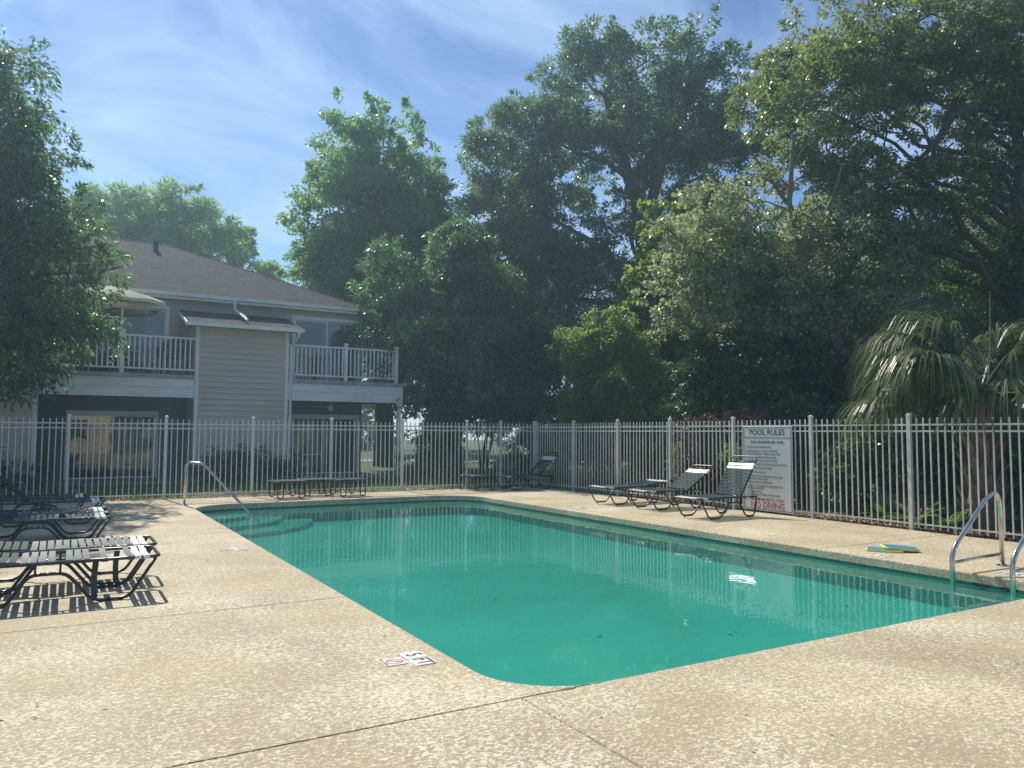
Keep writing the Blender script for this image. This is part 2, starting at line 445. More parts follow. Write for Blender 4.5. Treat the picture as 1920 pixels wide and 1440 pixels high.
def arc(cx, cy, r, a0, a1, n=10):
    return [(cx + r*math.cos(R(a0+(a1-a0)*i/n)), cy + r*math.sin(R(a0+(a1-a0)*i/n))) for i in range(n+1)]
rn, rf = 0.55, 0.9
def pool_outline(d):
    """pool opening grown by d, counter-clockwise"""
    x0, x1, y0, y1 = PX0-d, PX1+d, PY0-d, PY1+d
    a, b = rn+d, rf+d
    return (arc(x0+a, y0+a, a, 180, 270) + arc(x1-a, y0+a, a, 270, 360) + arc(x1-b, y1-b, b, 0, 90) + arc(x0+b, y1-b, b, 90, 180))
deck = empty('pool_deck'); tag(deck, kind='structure')
g = 0.0024                                             # half a joint
J4, JR1, JR2, JB = 6.72, 6.6, 9.7, 5.3
slabs = [
    [(DX0, J4+0.0012), (PX0, J4+0.0012), (PX0, PY1-rf-g), (DX0, PY1-rf-g)],
    [(DX0, PY0+g), (PX0+rn, PY0+g)] + arc(PX0+rn, PY0+rn, rn, 270, 180, 12)[1:] + [(PX0, J4-0.0012), (DX0, J4-0.0012)],
    [(DX0, DY0), (PX0-g, DY0), (PX0-g, PY0-g), (DX0, PY0-g)],
    [(PX0+g, DY0), (5.4-g, DY0), (5.4-g, PY0), (PX0+rn, PY0), (PX0+rn-0.01, PY0-g), (PX0+g, PY0-g)],
    [(5.4+g, DY0), (PX1-rn-g, DY0), (PX1-rn-g, PY0), (5.4+g, PY0)],
    [(PX1-rn+g, DY0), (DX1, DY0), (DX1, JR1-g), (PX1, JR1-g)] + list(reversed(arc(PX1-rn, PY0+rn, rn, 270, 360, 12)))[:-1] + [(PX1-rn+g, PY0)],
    [(PX1, JR1+g), (DX1, JR1+g), (DX1, JR2-g), (PX1, JR2-g)],
    [(PX1, JR2+g), (DX1, JR2+g), (DX1, PY1-rf-g), (PX1, PY1-rf-g)],
    [(PX1, PY1-rf+g), (DX1, PY1-rf+g), (DX1, DY1), (JB+g, DY1), (JB+g, PY1)] + list(reversed(arc(PX1-rf, PY1-rf, rf, 0, 90, 12)))[:-1],
    [(JB-g, PY1), (JB-g, DY1), (DX0, DY1), (DX0, PY1-rf+g)] + list(reversed(arc(PX0+rf, PY1-rf, rf, 90, 180, 12)))[:-1] + [(PX0+rf, PY1)],
]
for poly in slabs:
    MB().prism(poly, -0.095, 0.0, 0.013).build('slab', M_DECK, deck)
mb = MB(); frame_mesh(mb, DX0+0.03, DX1-0.03, DY0+0.03, DY1-0.03, PX0-0.06, PX1+0.06, PY0-0.06, PY1+0.06, -0.099)
mb.build('bed', M_BED, deck)
# the hairline crack that leaves the corner of the pool
crk = [(2.62, 3.735), (2.60, 3.70), (2.545, 3.69), (2.50, 3.715)]
mb = MB()
for i in range(len(crk)-1):
    (xa, ya), (xb, yb) = crk[i], crk[i+1]
    dx, dy = xb-xa, yb-ya; l = math.hypot(dx, dy); nx, ny = -dy/l*0.0035, dx/l*0.0035
    mb.add([(xa+nx,ya+ny,0.002),(xa-nx,ya-ny,0.002),(xb-nx,yb-ny,0.002),(xb+nx,yb+ny,0.002)], [(0,1,2,3)])
mb.build('crack', M_BED, deck)

FLOOR_Z, WATER_Z = -0.42, -0.13
basin = empty('pool_basin'); tag(basin, kind='structure')
o = pool_outline(0.035); n = len(o)
mb = MB(); mb.add([(x,y,-0.10) for x,y in o] + [(x,y,FLOOR_Z) for x,y in o], [(i, i+n, (i+1)%n+n, (i+1)%n) for i in range(n)])
mb.build('wall', M_BASIN, basin)
mb = MB(); mb.add([(x,y,FLOOR_Z) for x,y in o], [tuple(range(n))]); mb.build('floor', M_BASIN, basin)
o2 = pool_outline(0.028)
mb = MB(); mb.add([(x,y,-0.112) for x,y in o2] + [(x,y,-0.136) for x,y in o2], [(i, i+n, (i+1)%n+n, (i+1)%n) for i in range(n)])
mb.build('waterline_band', M_WATERLINE, basin)
for rr, zt in ((2.35, -0.345), (1.75, -0.265), (1.15, -0.19)):
    poly = [(PX0-0.02, PY1-rf), (PX0-0.02, PY1-rr)] + arc(PX0-0.02, PY1+0.02, rr, 270, 360, 16) + [(PX0+rf, PY1+0.02)]
    a_ = list(reversed(arc(PX0+rf, PY1-rf, rf+0.02, 90, 180, 8)))
    poly = arc(PX0+0.02, PY1-0.02, rr, 272, 358, 18) + list(reversed(arc(PX0+rf, PY1-rf, rf+0.02, 180, 90, 8)))[0:]
    MB().prism(poly, FLOOR_Z+0.001, zt, 0.012).build('step', M_BASIN, basin)
# overflow slots of the gutter
for y in (4.58, 4.30, 4.02, 9.35, 9.15):
    MB().box(PX1+0.004, PX1+0.03, y-0.075, y+0.075, -0.118, -0.096).build('gutter_slot', M_DARK, basin)
ow = pool_outline(0.03)
mb = MB(); mb.add([(x,y,WATER_Z) for x,y in ow], [tuple(range(len(ow)))])
tag(mb.build('pool_water', M_WATER), kind='structure')

# ------------------------------------------------------------------ fences
FX, FY, FH = 11.4635, 18.2107, 1.806
def box_mesh(name, sx, sy, z0, z1, mat, cap=0.0):
    mb = MB().box(-sx/2, sx/2, -sy/2, sy/2, z0, z1)
    if cap: mb.add([(-sx/2-0.004,-sy/2-0.004,z1-0.03),(sx/2+0.004,-sy/2-0.004,z1-0.03),(sx/2+0.004,sy/2+0.004,z1-0.03),(-sx/2-0.004,sy/2+0.004,z1-0.03),
                    (-sx/2-0.004,-sy/2-0.004,z1+0.004),(sx/2+0.004,-sy/2-0.004,z1+0.004),(sx/2+0.004,sy/2+0.004,z1+0.004),(-sx/2-0.004,sy/2+0.004,z1+0.004),(0,0,z1+0.022)],
                   [(3,2,1,0),(0,1,5,4),(1,2,6,5),(2,3,7,6),(3,0,4,7),(4,5,8),(5,6,8),(6,7,8),(7,4,8)])
    return mb.mesh(name, mat)
def picket_mesh():
    s = 0.0095
    return MB().add([(-s,-s,0.03),(s,-s,0.03),(s,s,0.03),(-s,s,0.03),(-s,-s,1.715),(s,-s,1.715),(s,s,1.715),(-s,s,1.715),(0,0,1.732)],
                    [(3,2,1,0),(0,1,5,4),(1,2,6,5),(2,3,7,6),(3,0,4,7),(4,5,8),(5,6,8),(6,7,8),(7,4,8)]).mesh('picket', M_FENCE)
ME_POST = box_mesh('post', 0.06, 0.06, -0.036, FH-0.02, M_FENCE, 1)
ME_PICK = picket_mesh()
rnd = random.Random(5)
def fence(name, origin, direction, posts, label):
    root = empty(name, (origin[0], origin[1], 0), 0); tag(root, label, 'fence')
    along_x = abs(direction[0]) > 0.5
    sgn = direction[0] if along_x else direction[1]
    def P(d): return (sgn*d, 0, 0) if along_x else (0, sgn*d, 0)
    for d in posts: link('post', ME_POST, root, P(d))
    for a, b in zip(posts[:-1], posts[1:]):
        L = b - a - 0.06
        for z, w in ((1.622, 0.027), (1.522, 0.025), (0.095, 0.025)):
            m = (a+b)/2
            mb = MB().box(-L/2, L/2, -w/2, w/2, z-w/2, z+w/2) if along_x else MB().box(-w/2, w/2, -L/2, L/2, z-w/2, z+w/2)
            mb.build('rail', M_FENCE, root, P(m))
        k = max(2, round((b-a)/0.1142))
        for i in range(1, k):
            o_ = link('picket', ME_PICK, root, P(a + (b-a)*i/k))
            o_.rotation_euler = (rnd.gauss(0, 0.0028), rnd.gauss(0, 0.0028), 0)
    return root
PN = 1.8264
fence('picket_fence', (FX, FY), (0, -1), [PN*k for k in range(0, 13)], 'white metal picket fence running beside the pool, carrying the pool rules board')
fence('picket_fence', (FX, FY), (-1, 0), [0.06, 1.14, 2.17] + [4 + 1.83*k for k in range(0, 8)], 'white metal picket fence across the end of the pool, between deck and house')

# ------------------------------------------------------------------ pool rules board (faces the pool)
def text_obj(name, body, size, mat, parent, matrix, align='CENTER', sx=1.0, ext=0.0006, bold=0.0):
    cu = bpy.data.curves.new(name, 'FONT'); cu.body = body; cu.size = size; cu.align_x = align; cu.align_y = 'CENTER'
    cu.extrude = ext; cu.offset = bold; cu.resolution_u = 3
    tmp = bpy.data.objects.new('tmp_text', cu); COL.objects.link(tmp)
    bpy.context.view_layer.update()
    me = bpy.data.meshes.new_from_object(tmp.evaluated_get(bpy.context.evaluated_depsgraph_get()))
    bpy.data.objects.remove(tmp); bpy.data.curves.remove(cu)
    me.name = name; me.materials.clear(); me.materials.append(mat)
    o = link(name, me, parent); o.matrix_local = matrix @ Matrix.Diagonal((sx, 1, 1, 1))
    return o
SY0, SY1, SZ0, SZ1 = 9.44, 10.60, 0.035, 1.615
sign = empty('rules_sign', (11.395, (SY0+SY1)/2, 0)); tag(sign, 'tall white board of black and red pool rules wired to the fence', 'sign')
hw = (SY1-SY0)/2
MB().bbox(0.0, 0.018, -hw, hw, SZ0, SZ1, 0.003).build('board', M_SIGN, sign)
fr = MB()
for (y0, y1, z0, z1) in ((-hw+.02, hw-.02, SZ1-.032, SZ1-.022), (-hw+.02, hw-.02, SZ0+.022, SZ0+.032), (-hw+.02, -hw+.03, SZ0+.034, SZ1-.034), (hw-.03, hw-.02, SZ0+.034, SZ1-.034)):
    fr.box(-0.003, 0.001, y0, y1, z0, z1)
fr.build('border', M_SIGNEDGE, sign)
MB().box(-0.003, 0.001, -hw+.032, hw-.032, 1.395, 1.405).build('rule_line', M_SIGNEDGE, sign)
def smat(y, z): return Matrix(((0, 0, -1, -0.002), (-1, 0, 0, y), (0, 1, 0, z), (0, 0, 0, 1)))
text_obj('title_lettering', 'POOL RULES', 0.150, M_INK, sign, smat(0, 1.497), sx=0.98, bold=0.001)
text_obj('hours_lettering', 'POOL HOURS 8:00 AM - DUSK', 0.066, M_INK, sign, smat(0, 1.315), sx=0.88, bold=0.0008)
rules = [(1.225, 'SHOWER BEFORE ENTERING POOL'), (1.150, 'CHILDREN UNDER 14 YEARS OF AGE MUST'), (1.095, 'BE ACCOMPANIED BY A PARENT AT ALL TIMES'),
         (1.03, 'NO GLASS OR ANIMALS IN FENCED AREA'), (0.965, 'NO RUNNING OR ROUGH PLAY ON DECK'), (0.90, 'NO FOOD OR DRINK IN THE POOL OR ON WET DECK'),
         (0.83, 'DO NOT SWALLOW POOL WATER'), (0.75, 'SWIM AT YOUR OWN RISK'), (0.675, 'PROPER SWIM WEAR IS REQUIRED IN POOL AREA'),
         (0.625, 'NO SMOKING IN POOL AREA'), (0.565, 'NO LOUD MUSIC OR ROUGH PLAY'), (0.495, 'POOL FOR USE OF RESIDENTS AND GUESTS ONLY'),
         (0.445, 'GUESTS WITH RESIDENT'), (0.385, 'NO DIAPERS IN POOL'), (0.33, 'SHOWER BEFORE ENTERING THE POOL AREA')]
for z, t in rules:
    text_obj('rule_lettering', t, 0.046, M_INK2, sign, smat(hw-0.075, z), 'LEFT', sx=0.84)
text_obj('depth_lettering', 'MAXIMUM DEPTH: 5 FEET', 0.074, M_RED, sign, smat(0, 0.245), sx=0.92, bold=0.0006)
text_obj('warning_lettering', 'NO DIVING', 0.165, M_RED, sign, smat(0, 0.135), sx=0.92, bold=0.0012)

# ------------------------------------------------------------------ depth tiles set in the deck
def depth_mark(name, x, y, face, label, words, dive=True):
    """face +1: read looking towards +X, -1: towards -X"""
    root = empty(name, (x, y, 0), 0 if face > 0 else math.pi); tag(root, label, 'depth marker', 'depth markers set in the pool deck')
    def lm(px, py): return Matrix(((0, 1, 0, px), (-1, 0, 0, py), (0, 0, 1, 0.0058), (0, 0, 0, 1)))
    for i, w in enumerate(words):
        yy = 0.078 - 0.156*i
        MB().bbox(-0.075, 0.075, yy-0.075, yy+0.075, 0.001, 0.005, 0.002).build('tile', M_TILE, root)
        text_obj('lettering', w, 0.15, M_INK, root, lm(0, yy), sx=0.85, ext=0.0003, bold=0.002)
    if dive:
        MB().bbox(-0.245, -0.095, -0.075, 0.075, 0.001, 0.005, 0.002).build('tile', M_TILE, root)
        ring = MB(); nn = 28
        for r0, r1 in ((0.044, 0.055),):
            vv = [( -0.16 + r*math.cos(2*math.pi*i/nn), r*math.sin(2*math.pi*i/nn), 0.0058) for i in range(nn) for r in (r0, r1)]
            ring.add(vv, [(2*i, 2*i+1, (2*i+3) % (2*nn), (2*i+2) % (2*nn)) for i in range(nn)])
        ring.add([(-0.199,0.033,0.0058),(-0.193,0.039,0.0058),(-0.121,-0.033,0.0058),(-0.127,-0.039,0.0058)], [(0,3,2,1)])
        ring.build('prohibition_ring', M_RED, root)
        fig = MB().tube([(-0.185,0.02,0.0055),(-0.16,0.0,0.0055),(-0.135,-0.012,0.0055)], 0.0032, 5)
        fig.build('diver_mark', M_INK, root)
        text_obj('lettering', 'NO DIVING', 0.026, M_RED, root, lm(-0.23, 0), ext=0.0003)
    return root
depth_mark('depth_marker', 2.045, 4.675, 1, 'white 5 FT tiles with a no diving tile by the rounded pool corner', ('5', 'FT'))
depth_mark('depth_marker', 1.98, 10.06, 1, 'worn white depth tiles on the deck beside the row of loungers', ('4', 'FT'))
depth_mark('depth_marker', 8.70, 12.40, -1, 'white depth tiles on the deck in front of the raised loungers', ('4', 'FT'))
depth_mark('depth_marker', 8.64, 5.93, -1, 'white depth tiles beside the blue kickboard', ('5', 'FT'), False)
depth_mark('depth_marker', 8.72, 4.42, -1, 'white depth tiles between the pool ladder rails', ('5', 'FT'))

# ------------------------------------------------------------------ house behind the end fence
house = empty('house', (3, 25.7, 0)); tag(house, 'two storey taupe sided apartment house with grey hip roof and balconies', 'house')
HO = Vector((3, 25.7, 0))
def H(mb, name, mat, parent=house, smooth=False):
    mb.v = [tuple(Vector(p) - HO) for p in mb.v]
    return mb.build(name, mat, parent, smooth=smooth)
def hbox(name, mat, x0, x1, y0, y1, z0, z1, parent=house): return H(MB().box(x0, x1, y0, y1, z0, z1), name, mat, parent)
WY = 25.7
# main walls, upper and lower, with openings left for the doors (x0,x1,z0,z1)
doors = dict(upper_left=(0.25, 2.68, 3.12, 5.22), upper_right=(6.62, 8.84, 3.12, 5.24), lower_left=(0.2, 2.48, 0.06, 1.95), lower_right=(6.56, 8.82, 0.06, 1.95))
def wall_with(x0, x1, z0, z1, holes, mat, y0=WY, y1=WY+0.2):
    xs = x0
    for (a, b, c, d) in sorted(holes):
        if a > xs: hbox('wall', mat, xs, a, y0, y1, z0, z1)
        if c > z0 + 0.01: hbox('wall', mat, a, b, y0, y1, z0, c)
        if d < z1 - 0.01: hbox('wall', mat, a, b, y0, y1, d, z1)
        xs = b
    hbox('wall', mat, xs, x1, y0, y1, z0, z1)
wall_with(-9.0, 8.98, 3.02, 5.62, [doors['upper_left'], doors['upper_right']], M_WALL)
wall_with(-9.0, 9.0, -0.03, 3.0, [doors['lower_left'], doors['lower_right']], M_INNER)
hbox('wall', M_WALL, 8.78, 8.98, WY+0.2, 36.6, -0.03, 5.62)
hbox('wall', M_WALL, -9.0, 8.78, 36.4, 36.6, -0.03, 5.62)
hbox('wall', M_INNER, -9.0, 8.78, 30.0, 30.1, -0.03, 5.6)
hbox('floor', M_FLOORC, -9.0, 8.78, WY+0.2, 30.0, 2.9, 3.02)
# hip roof
ex0, ex1, ey0, ey1, ez, rz, ry, rx1, rx0 = -12.0, 9.25, 25.42, 37.15, 5.72, 8.45, 31.18, 3.2, -6.0
mb = MB(); t = 0.09
mb.add([(ex0,ey0,ez),(ex1,ey0,ez),(ex1,ey1,ez),(ex0,ey1,ez),(rx0,ry,rz),(rx1,ry,rz),(ex0,ey0,ez-t),(ex1,ey0,ez-t),(ex1,ey1,ez-t),(ex0,ey1,ez-t)],
       [(0,1,5,4),(1,2,5),(2,3,4,5),(3,0,4),(6,7,1,0),(7,8,2,1),(8,9,3,2),(9,6,0,3),(9,8,7,6)])
roof = H(mb, 'roof', M_ROOF)
cap = MB()
def ridge_cap(a, b, w=0.12):
    a, b = Vector(a), Vector(b); d = (b-a).normalized(); s = d.cross(Vector((0,0,1))).normalized()*w
    dn = Vector((0,0,-0.05)); up = Vector((0,0,0.035))
    cap.add([a+s+dn, a+up, a-s+dn, b+s+dn, b+up, b-s+dn], [(0,3,4,1),(1,4,5,2)])
ridge_cap((rx0,ry,rz),(rx1,ry,rz)); ridge_cap((rx1,ry,rz),(ex1,ey0,ez)); ridge_cap((rx1,ry,rz),(ex1,ey1,ez)); ridge_cap((rx0,ry,rz),(ex0,ey0,ez))
H(cap, 'ridge_cap', M_ROOF, roof)
H(MB().tube([(2.72,30.2,7.9),(2.72,30.2,8.32)], 0.09, 10), 'roof_vent', M_DARK, roof)
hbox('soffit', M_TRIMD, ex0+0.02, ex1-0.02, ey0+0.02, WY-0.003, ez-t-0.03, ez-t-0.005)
hbox('fascia', M_TRIM, ex0, ex1, ey0-0.03, ey0-0.004, ez-t-0.10, ez-0.02)
gut = MB(); gp = [(-0.0,0.0),(-0.0,-0.09),(-0.05,-0.12),(-0.11,-0.10),(-0.13,-0.0),(-0.118,0.0),(-0.10,-0.085),(-0.05,-0.105),(-0.012,-0.08),(-0.012,0.0)]
gut.add([(x, ey0-0.034+a, ez-0.005+b) for x in (ex0, ex1+0.05) for a, b in gp], [(i, (i+1)%10, (i+1)%10+10, i+10) for i in range(10)] + [tuple(range(10)), tuple(reversed(range(10,20)))])
H(gut, 'gutter', M_TRIM)
hbox('roof_side_fascia', M_TRIM, ex1+0.004, ex1+0.03, ey0, ey1, ez-t-0.08, ez-0.01)
# siding blocks that stand forward between the balconies
def siding_wall(x0, x1, y, z0, z1, side=None):
    h = 0.172; n = int(math.ceil((z1-z0)/h)); L = x1-x0
    me = MB().add([(0,0,0),(L,0,0),(L,-0.038,0),(0,-0.038,0),(0,0,h+0.012),(L,0,h+0.012),(L,-0.004,h+0.012),(0,-0.004,h+0.012)],
                  [(0,1,2,3),(7,6,5,4),(3,2,6,7),(1,0,4,5),(2,1,5,6),(0,3,7,4)]).mesh('siding_board', M_SIDING)
    rs = random.Random(int(x0*10))
    for i in range(n):
        link('siding_board', me, house, Vector((x0, y-0.0005*i%0.002, z0+i*h)) - HO, (0, rs.gauss(0, 0.0006), 0))
def block(x0, x1, ztop, full=True):
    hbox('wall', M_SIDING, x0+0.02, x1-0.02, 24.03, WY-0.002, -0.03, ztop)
    siding_wall(x0+0.09, x1-0.09, 24.028, 0.02, ztop-0.05)
    for xa in (x0, x1-0.10):
        hbox('corner_board', M_TRIM, xa, xa+0.10, 23.975, 24.10, -0.02, ztop)
    # shed roof over it
    a0, a1 = x0-0.28, x1+0.33; yf, zf, zb = 23.62, ztop+0.0, ztop+0.60
    mb = MB().add([(a0,yf,zf),(a1,yf,zf),(a1,WY-0.004,zb),(a0,WY-0.004,zb),(a0,yf,zf-0.06),(a1,yf,zf-0.06),(a1,WY-0.004,zb-0.06),(a0,WY-0.004,zb-0.06)],
                  [(0,1,2,3),(7,6,5,4),(4,5,1,0),(5,6,2,1),(6,7,3,2),(7,4,0,3)])
    sr = H(mb, 'shed_roof', M_ROOF)
    hbox('eave_gutter', M_TRIM, a0-0.02, a1+0.02, yf-0.11, yf-0.003, zf-0.115, zf-0.008, )
    for xe in (a0-0.03, a1+0.004):
        H(MB().add([(xe,yf,zf-0.12),(xe+0.026,yf,zf-0.12),(xe+0.026,WY-0.006,zb-0.12),(xe,WY-0.006,zb-0.12),(xe,yf,zf-0.015),(xe+0.026,yf,zf-0.015),(xe+0.026,WY-0.006,zb-0.015),(xe,WY-0.006,zb-0.015)],
                   [(3,2,1,0),(4,5,6,7),(0,1,5,4),(1,2,6,5),(2,3,7,6),(3,0,4,7)]), 'rake_board', M_TRIM)
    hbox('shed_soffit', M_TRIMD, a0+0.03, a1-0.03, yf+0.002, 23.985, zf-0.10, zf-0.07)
block(3.32, 6.02, 4.63)
block(-4.2, -0.56, 4.63)
# downspouts: main gutter to the shed roof, shed gutter to the ground
def spout(pts, w=0.045):
    H(MB().tube(round_path(pts, 0.05, 3), w, 4), 'downspout', M_TRIM)
spout([(4.62,25.32,5.62),(4.62,25.32,5.34),(4.75,24.2,4.93),(4.75,24.0,4.84)])
spout([(6.22,23.56,4.53),(6.22,23.56,4.40),(6.09,23.94,4.15),(6.09,23.94,0.0)])
# balconies
def balcony(x0, x1, rx0_, rx1_, posts, right_end):
    hbox('balcony_floor', M_FLOORC, x0, x1-0.01, 24.06, WY-0.002, 2.90, 3.02)
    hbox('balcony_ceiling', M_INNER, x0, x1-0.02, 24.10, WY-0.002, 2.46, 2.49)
    for z0, z1 in ((2.44, 2.715), (2.723, 2.985)):
        hbox('beam_board', M_TRIM, x0, x1, 24.0, 24.05, z0, z1)
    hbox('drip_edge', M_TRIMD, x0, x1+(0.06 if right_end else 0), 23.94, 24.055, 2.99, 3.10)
    if right_end:
        for z0, z1 in ((2.44, 2.715), (2.723, 2.985)): hbox('beam_board', M_TRIM, x1-0.05, x1, 24.053, WY, z0, z1)
        hbox('drip_edge', M_TRIMD, x1-0.05, x1+0.06, 24.058, WY, 2.99, 3.10)
    rail = hbox('top_rail', M_TRIM, rx0_, rx1_, 23.985, 24.045, 4.145, 4.195)
    hbox('bottom_rail', M_TRIM, rx0_, rx1_, 23.995, 24.035, 3.225, 3.27)
    me = MB().box(-0.019, 0.019, -0.019, 0.019, 3.272, 4.143).mesh('baluster', M_TRIM)
    n = round((rx1_-rx0_)/0.133)
    for i in range(1, n):
        x = rx0_ + (rx1_-rx0_)*i/n
        if all(abs(x-p) > 0.075 for p in posts): link('baluster', me, house, Vector((x, 24.015, 0)) - HO)
    for p in posts:
        pm = MB().box(p-0.05, p+0.05, 23.965, 24.065, 3.103, 4.26)
        po = H(pm, 'rail_post', M_TRIM)
        H(MB().add([(p-0.065,23.95,4.262),(p+0.065,23.95,4.262),(p+0.065,24.08,4.262),(p-0.065,24.08,4.262),(p-0.065,23.95,4.30),(p+0.065,23.95,4.30),(p+0.065,24.08,4.30),(p-0.065,24.08,4.30),(p,24.015,4.335)],
                   [(3,2,1,0),(0,1,5,4),(1,2,6,5),(2,3,7,6),(3,0,4,7),(4,5,8),(5,6,8),(6,7,8),(7,4,8)]), 'post_cap', M_TRIM, po)
balcony(-0.55, 3.31, -0.55, 3.31, (1.41,), False)
balcony(6.03, 9.83, 6.03, 9.6, (7.85, 9.58), True)
# return railing on the open end
hbox('top_rail', M_TRIM, 9.55, 9.61, 24.07, WY, 4.145, 4.195); hbox('bottom_rail', M_TRIM, 9.56, 9.60, 24.07, WY, 3.225, 3.27)
me = MB().box(-0.019, 0.019, -0.019, 0.019, 3.272, 4.143).mesh('baluster', M_TRIM)
for i in range(1, 12): link('baluster', me, house, Vector((9.58, 24.07+1.6*i/12, 0)) - HO)
hbox('column', M_TRIM, 9.66, 9.78, 24.02, 24.14, -0.03, 2.435)
hbox('column_capital', M_TRIM, 9.62, 9.82, 23.98, 24.18, 2.33, 2.43)
hbox('patio_slab', M_FLOORC, -0.55, 3.31, 24.0, WY-0.003, -0.04, 0.03)
hbox('patio_slab', M_FLOORC, 6.03, 9.9, 24.0, WY-0.003, -0.04, 0.03)
# sliding doors
def sliding_door(key, curtain):
    x0, x1, z0, z1 = doors[key]; y = WY
    fr = MB(); w = 0.085
    fr.box(x0-w, x1+w, y-0.03, y-0.004, z1, z1+w*1.3); fr.box(x0-w, x0, y-0.03, y-0.004, z0, z1-0.001); fr.box(x1, x1+w, y-0.03, y-0.004, z0, z1-0.001)
    d = H(fr, 'door_frame', M_TRIM)
    m = (x0+x1)/2
    for a, b, yy in ((x0, m+0.03, y+0.03), (m-0.03, x1, y+0.085)):
        s = MB(); e = 0.05
        s.box(a, b, yy, yy+0.04, z0, z0+e); s.box(a, b, yy, yy+0.04, z1-e, z1); s.box(a, a+e, yy, yy+0.04, z0+e, z1-e); s.box(b-e, b, yy, yy+0.04, z0+e, z1-e)
        sash = H(s, 'sash', M_TRIM, d)
        H(MB().add([(a+e,yy+0.015,z0+e),(b-e,yy+0.015,z0+e),(b-e,yy+0.015,z1-e),(a+e,yy+0.015,z1-e)], [(0,1,2,3)]), 'pane', M_GLASS, d)
    if curtain:
        a, b = curtain; n = int((b-a)/0.035); vv = []
        for i in range(n+1):
            x = a+(b-a)*i/n; yy = y+0.30+0.035*math.sin(i*1.05)+0.01*math.sin(i*0.37)
            vv += [(x, yy, z0+0.02), (x, yy, z1-0.03)]
        H(MB().add(vv, [(2*i, 2*i+2, 2*i+3, 2*i+1) for i in range(n)]), 'curtain', M_CURTAIN, d, True)
sliding_door('upper_left', (2.1, 2.6))
sliding_door('upper_right', (7.75, 8.8))
sliding_door('lower_left', (1.35, 2.45))
sliding_door('lower_right', (6.6, 7.5))
hbox('wall_lamp', M_TRIM, 6.30, 6.40, WY-0.09, WY-0.002, 1.55, 1.80)

# things on the balconies and patios
fan = empty('ceiling_fan', (7.66, 24.9, 2.46)); tag(fan, 'white ceiling fan under the balcony ceiling', 'ceiling fan')
MB().tube([(0,0,0.0),(0,0,-0.12)], 0.018, 8).build('rod', M_TRIM, fan)
MB().tube([(0,0,-0.10),(0,0,-0.13),(0,0,-0.20),(0,0,-0.23)], [0.05,0.11,0.11,0.06], 14).build('motor', M_TRIM, fan)
MB().tube([(0,0,-0.232),(0,0,-0.27),(0,0,-0.30)], [0.06,0.085,0.05], 12).build('light_bowl', M_TRIM, fan)
bl = MB().add([(0.10,-0.05,-0.165),(0.62,-0.075,-0.15),(0.62,0.075,-0.175),(0.10,0.05,-0.18),(0.10,-0.05,-0.155),(0.62,-0.075,-0.14),(0.62,0.075,-0.165),(0.10,0.05,-0.17)],
              [(3,2,1,0),(4,5,6,7),(0,1,5,4),(1,2,6,5),(2,3,7,6),(3,0,4,7)]).mesh('blade', M_TRIMD)
for k in range(5): link('blade', bl, fan, (0,0,0), (0,0,R(72*k+20)))

umb = empty('patio_umbrella', (1.12, 24.95, 3.02)); tag(umb, 'open cream patio umbrella standing on the upstairs balcony', 'umbrella')
MB().tube([(0,0,0.04),(0,0,2.45)], 0.02, 8).build('pole', M_DARK, umb)
MB().tube([(0,0,0.0),(0,0,0.03),(0,0,0.07)], [0.22,0.21,0.05], 16).build('base', M_DARK, umb)
cv = MB(); n8 = 8; vv = [(0,0,0.16)]
for rr, zz_ in ((0.5, 0.06), (1.0, -0.06), (1.44, -0.20)):
    for i in range(n8*2):
        an = 2*math.pi*i/(n8*2); k = 1 if i % 2 == 0 else 0.93
        vv.append((rr*k*math.cos(an)*1.0, rr*k*math.sin(an)*0.66, zz_ - (0 if i % 2 == 0 else 0.02)))
ff = [(0, 1+i, 1+(i+1) % 16) for i in range(16)]
for k in range(2): ff += [(1+k*16+i, 1+(k+1)*16+i, 1+(k+1)*16+(i+1) % 16, 1+k*16+(i+1) % 16) for i in range(16)]
b0 = 33
vv += [(x, y, z-0.09) for x, y, z in vv[33:49]]
ff += [(33+i, 49+i, 49+(i+1) % 16, 33+(i+1) % 16) for i in range(16)]
cv.add(vv, ff); cv.build('canopy', M_CANVAS, umb, (0, -0.12, 2.48), (R(3), 0, 0))
for i in range(8):
    an = 2*math.pi*i/8
    MB().tube([(0,0,2.1),(0.6*math.cos(an),-0.12+0.36*math.sin(an),2.40)], 0.007, 5).build('rib', M_DARK, umb)

def balcony_chair(x, y, z, rz_, label, mat):
    c = empty('patio_chair', (x, y, z), rz_); tag(c, label, 'chair', 'chairs on the balcony')
    MB().bbox(-0.24, 0.24, -0.24, 0.22, 0.40, 0.445, 0.01).build('seat', mat, c)
    bk = MB()
    for i in range(5): bk.box(-0.22+0.10*i, -0.16+0.10*i, 0.205+0.0, 0.235, 0.45, 0.88)
    bk.box(-0.25, 0.25, 0.20, 0.24, 0.88, 0.95); bk.build('backrest', mat, c)
    for sx in (-0.21, 0.21):
        for sy in (-0.2, 0.19): MB().box(sx-0.02, sx+0.02, sy-0.02, sy+0.02, 0.0, 0.399).build('leg', mat, c)
        MB().box(sx-0.03, sx+0.03, -0.22, 0.20, 0.62, 0.645).build('armrest', mat, c)
        MB().box(sx-0.018, sx+0.018, -0.21, -0.17, 0.446, 0.619).build('arm_post', mat, c)
balcony_chair(2.15, 24.75, 3.02, R(160), 'pale grey slatted chair beside the balcony umbrella', M_TRIMD)
balcony_chair(0.35, 24.8, 3.02, R(200), 'pale grey slatted chair at the leafy end of the balcony', M_TRIMD)
gr = empty('barbecue_grill', (2.95, 24.95, 3.02)); tag(gr, 'dark covered barbecue grill in the balcony corner', 'grill')
